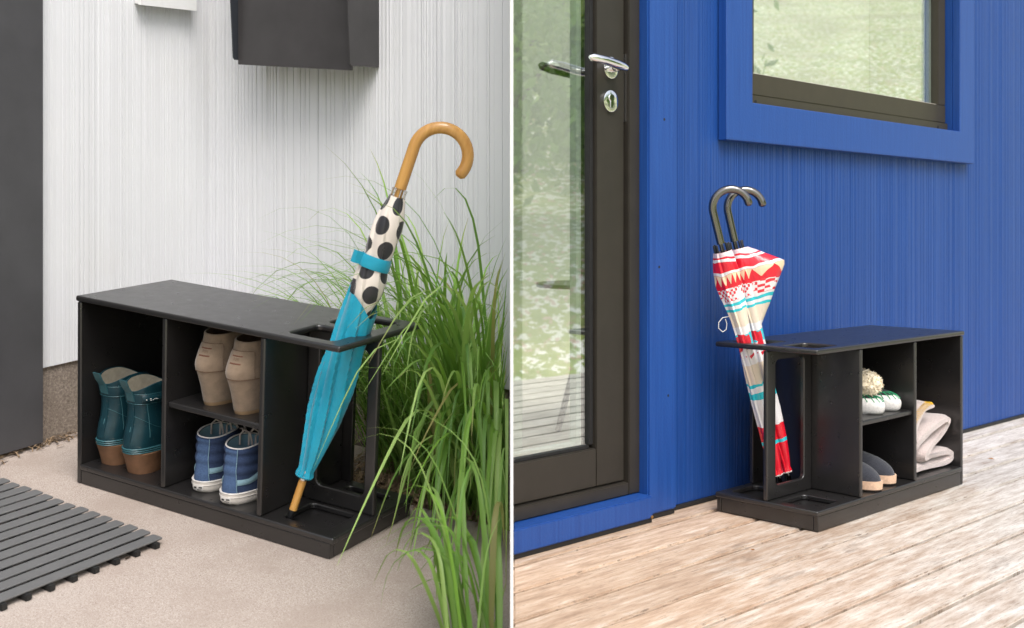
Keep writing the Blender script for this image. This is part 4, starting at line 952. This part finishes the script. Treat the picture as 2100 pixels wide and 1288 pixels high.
# ================================================================== ORNAMENTAL GRASS
def blade_pts(base, az, el0, el1, L, bend, n=14, side=0.):
    """bend = (where the blade tips over, over how much of its length)"""
    pts = [Vector(base)]; q0, dq = bend
    for i in range(n):
        q = (i+.5)/n; t = min(1, max(0, (q-q0)/dq)); t = t*t*(3-2*t); el = el0+(el1-el0)*(.18*q+.82*t); a = az+side*q
        pts.append(pts[-1]+Vector((math.cos(a)*math.cos(el), math.sin(a)*math.cos(el), math.sin(el)))*(L/n))
    return pts
GREENS = [(.10, .23, .03), (.16, .34, .055), (.24, .43, .09), (.31, .50, .13), (.19, .38, .045), (.38, .55, .165), (.12, .28, .055)]
def blade_mesh(pts, w0, tint, V, F, T):
    n = len(pts)-1; out = []; prev = Vector((1, 0, 0))
    for i, p in enumerate(pts):
        q = i/n; w = w0*(.55+.45*min(1, q*3))*(1-max(0, (q-.45)/.55)**1.6*.96)
        t = (pts[min(i+1, n)]-pts[max(i-1, 0)]).normalized(); s_ = t.cross(Vector((0, 0, 1)))
        if s_.length < .15: s_ = prev
        s_ = s_.normalized(); prev = s_; up = s_.cross(t)
        out.append((p-s_*w/2, p-up*w*.16, p+s_*w/2))
    k = len(V)
    for a, b, c in out: V += [a, b, c]
    for i in range(n):
        j = k+3*i; F += [(j, j+1, j+4, j+3), (j+1, j+2, j+5, j+4)]
    dry = random.random() < .05
    tt = (.36, .29, .12) if dry else tint
    tipd = random.random() < .3                      # some tips have dried out
    for i in range(n+1):
        k_ = max(0, (i/n-.82)/.18) if tipd else 0; col = tuple((c*(.9+.25*(i/n)))*(1-k_)+b_*k_ for c, b_ in zip(tt, (.36, .28, .12)))
        T += [col]*3
def clip(pts):
    """blades stop at the white screen and at the ground and walls"""
    out = []
    for p in pts:
        if p.x > XE-.004: break
        d = (p-CORNER).dot(nB)
        if d < .012: break
        z = lplane(p.x, p.y, .003)
        if p.z < z and len(out) > 3: p = Vector((p.x, p.y, z+random.uniform(0, .004)))
        q_ = p-LO; lu, lv, lz = q_.dot(LX), q_.dot(LY), q_.dot(LZ)
        if -.02 < lu < .735 and -.05 < lv < .296 and lz < .437: break
        out.append(p)
    return out
def tinted(name, V, F, T, parent):
    me = mesh(name, V, F); at = me.color_attributes.new('tint', 'FLOAT_COLOR', 'POINT')
    if len(me.vertices) == len(T): at.data.foreach_set('color', np.c_[np.array(T), np.ones(len(T))].ravel())
    return link(name, me, 'grass', parent, 0)
def clump(name, base, label, specs, nobj):
    g = empty(name, Matrix.Translation(base)); tag(g, label, 'ornamental grass', 'ornamental grass clumps'); inv = -Vector(base)
    bl_ = []
    for b0, az, e0, e1, L, bend, w, tint, side in specs:
        pts = clip(blade_pts(b0, az, e0, e1, L, bend, 14, side))
        if len(pts) >= 5: bl_.append(([p+inv for p in pts], w, tint))
    bl_.sort(key=lambda q: -q[1]*len(q[0])*(1+.4*(-q[0][len(q[0])//2].y)))
    MV, MF, MT = [], [], []
    for i, (pts, w, tint) in enumerate(bl_):
        if i < nobj:
            V, F, T = [], [], []; blade_mesh(pts, w, tint, V, F, T); tinted('blade', V, F, T, g)
        else: blade_mesh(pts, w, tint, MV, MF, MT)
    if MV: tinted('blade_mass', MV, MF, MT, g)['kind'] = 'stuff'
    return g
def one(b0, az, e0r, e1r, Lr, q0r, dqr, wr, dark, greens=GREENS):
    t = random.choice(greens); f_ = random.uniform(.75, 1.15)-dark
    return (b0, az, R(random.uniform(*e0r)), R(random.uniform(*e1r)), random.uniform(*Lr), (random.uniform(*q0r), random.uniform(*dqr)), random.uniform(*wr), tuple(c*f_ for c in t), random.uniform(-.35, .35))
def spec(cu, cv, ru, rv, n, azf, Lr, e0r=(68, 89), e1r=(-88, -40), q0r=(.3, .6), dqr=(.3, .6), wr=(.005, .010), dark=0.):
    out = []
    for _ in range(n):
        a, r = random.uniform(0, 2*PI), math.sqrt(random.random()); b0 = lw(cu+ru*r*math.cos(a), cv+rv*r*math.sin(a), -.03)
        out.append(one(b0, azf(), e0r, e1r, Lr, q0r, dqr, wr, dark))
    return out
full = lambda: random.uniform(0, 2*PI)
leftw = lambda: random.gauss(PI-.15, .4)
random.seed(21)
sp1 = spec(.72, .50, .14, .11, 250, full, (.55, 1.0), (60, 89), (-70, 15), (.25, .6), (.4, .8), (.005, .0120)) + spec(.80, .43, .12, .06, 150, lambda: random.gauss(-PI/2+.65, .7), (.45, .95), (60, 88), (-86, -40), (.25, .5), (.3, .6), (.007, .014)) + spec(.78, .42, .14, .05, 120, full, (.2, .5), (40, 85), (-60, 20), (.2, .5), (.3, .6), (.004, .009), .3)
clump('ornamental_grass', lw(.76, .50, -.03), 'big green ornamental grass clump behind the umbrella end of the bench', sp1, 230)
sp2 = spec(.54, .54, .09, .07, 120, leftw, (.45, .85), (58, 85), (-80, 0), (.2, .6), (.35, .8), (.004, .0095)) + spec(.58, .52, .10, .08, 130, full, (.35, .75), (66, 88), (-80, -10), (.3, .6), (.3, .7), (.0035, .0075))
clump('ornamental_grass', lw(.56, .53, -.03), 'slender green grass clump arching over the back of the bench', sp2, 80)
sp3 = spec(.855, .41, .10, .06, 140, full, (.45, .95), (58, 89), (-75, 10), (.25, .6), (.35, .8), (.005, .012)) + spec(.89, .375, .05, .03, 85, lambda: random.gauss(-PI/2, .8), (.4, .8), (58, 88), (-88, -40), (.25, .5), (.3, .6), (.005, .0115))
clump('ornamental_grass', lw(.85, .41, -.03), 'green grass clump between the bench grass and the white screen', sp3, 110)
# clump close to the camera, rooted just outside the picture
def near_spec(n, azf, Lr, e0r, e1r, q0r, dqr, wr):
    out = []
    for _ in range(n):
        x, y = random.uniform(-.10, -.015), random.uniform(1.76, 1.90); b0 = Vector((x, y, lplane(x, y, .012)))
        out.append(one(b0, azf(), e0r, e1r, Lr, q0r, dqr, wr, 0, GREENS[1:]))
    return out
sp4 = near_spec(22, lambda: random.gauss(PI*.70, .42), (.24, .44), (68, 89), (-85, -30), (.35, .6), (.3, .6), (.008, .013)) + near_spec(12, lambda: random.gauss(PI/2+.4, .6), (.3, .5), (70, 89), (-50, 20), (.4, .6), (.3, .6), (.004, .008))
sb = prism('soil_mound', [(-.14, 1.66), (-.01, 1.66), (-.01, 1.925), (-.14, 1.925)], lambda x, y: lplane(x, y, .004), lambda x, y: lplane(x, y, .014), 'soil'); struct(sb)
clump('ornamental_grass', (-.07, 1.83, lplane(-.07, 1.83, .012)), 'green grass clump nearest the camera at the lower middle of the picture', sp4, 80)

# a few dry bits on the ground
def bit(p, s_, a, mat, label, name='dry_leaf'):
    v = [(-s_, 0, .0015), (-s_*.3, s_*.35, .003), (s_, .1*s_, .0012), (0, -s_*.4, .0045), (0, 0, .0005)]
    o = link(name, mesh(name, v, [(0, 3, 2, 1), (0, 1, 4), (1, 2, 4), (2, 3, 4), (3, 0, 4)]), mat); o.matrix_world = Matrix.Translation(p) @ Matrix.Rotation(a, 4, 'Z'); tag(o, label, 'leaf', 'dry leaf bits'); return o
bit(rw(-.20, -.30, .0012), .014, .9, 'dry_leaf', 'small orange dry leaf on the deck right of the bench corner')
bit(rw(.40, .10, .0012), .012, 2.2, 'dry_leaf', 'small brown dry leaf on the deck beyond the bench')
bit(rw(-1.0, .02, .0012), .006, .3, 'dry_leaf', 'tiny orange leaf crumb on the deck before the door')
bit(lw(.40, -.215, .0012), .010, 1.3, 'bark', 'dark leaf crumb at the edge of the slatted mat')
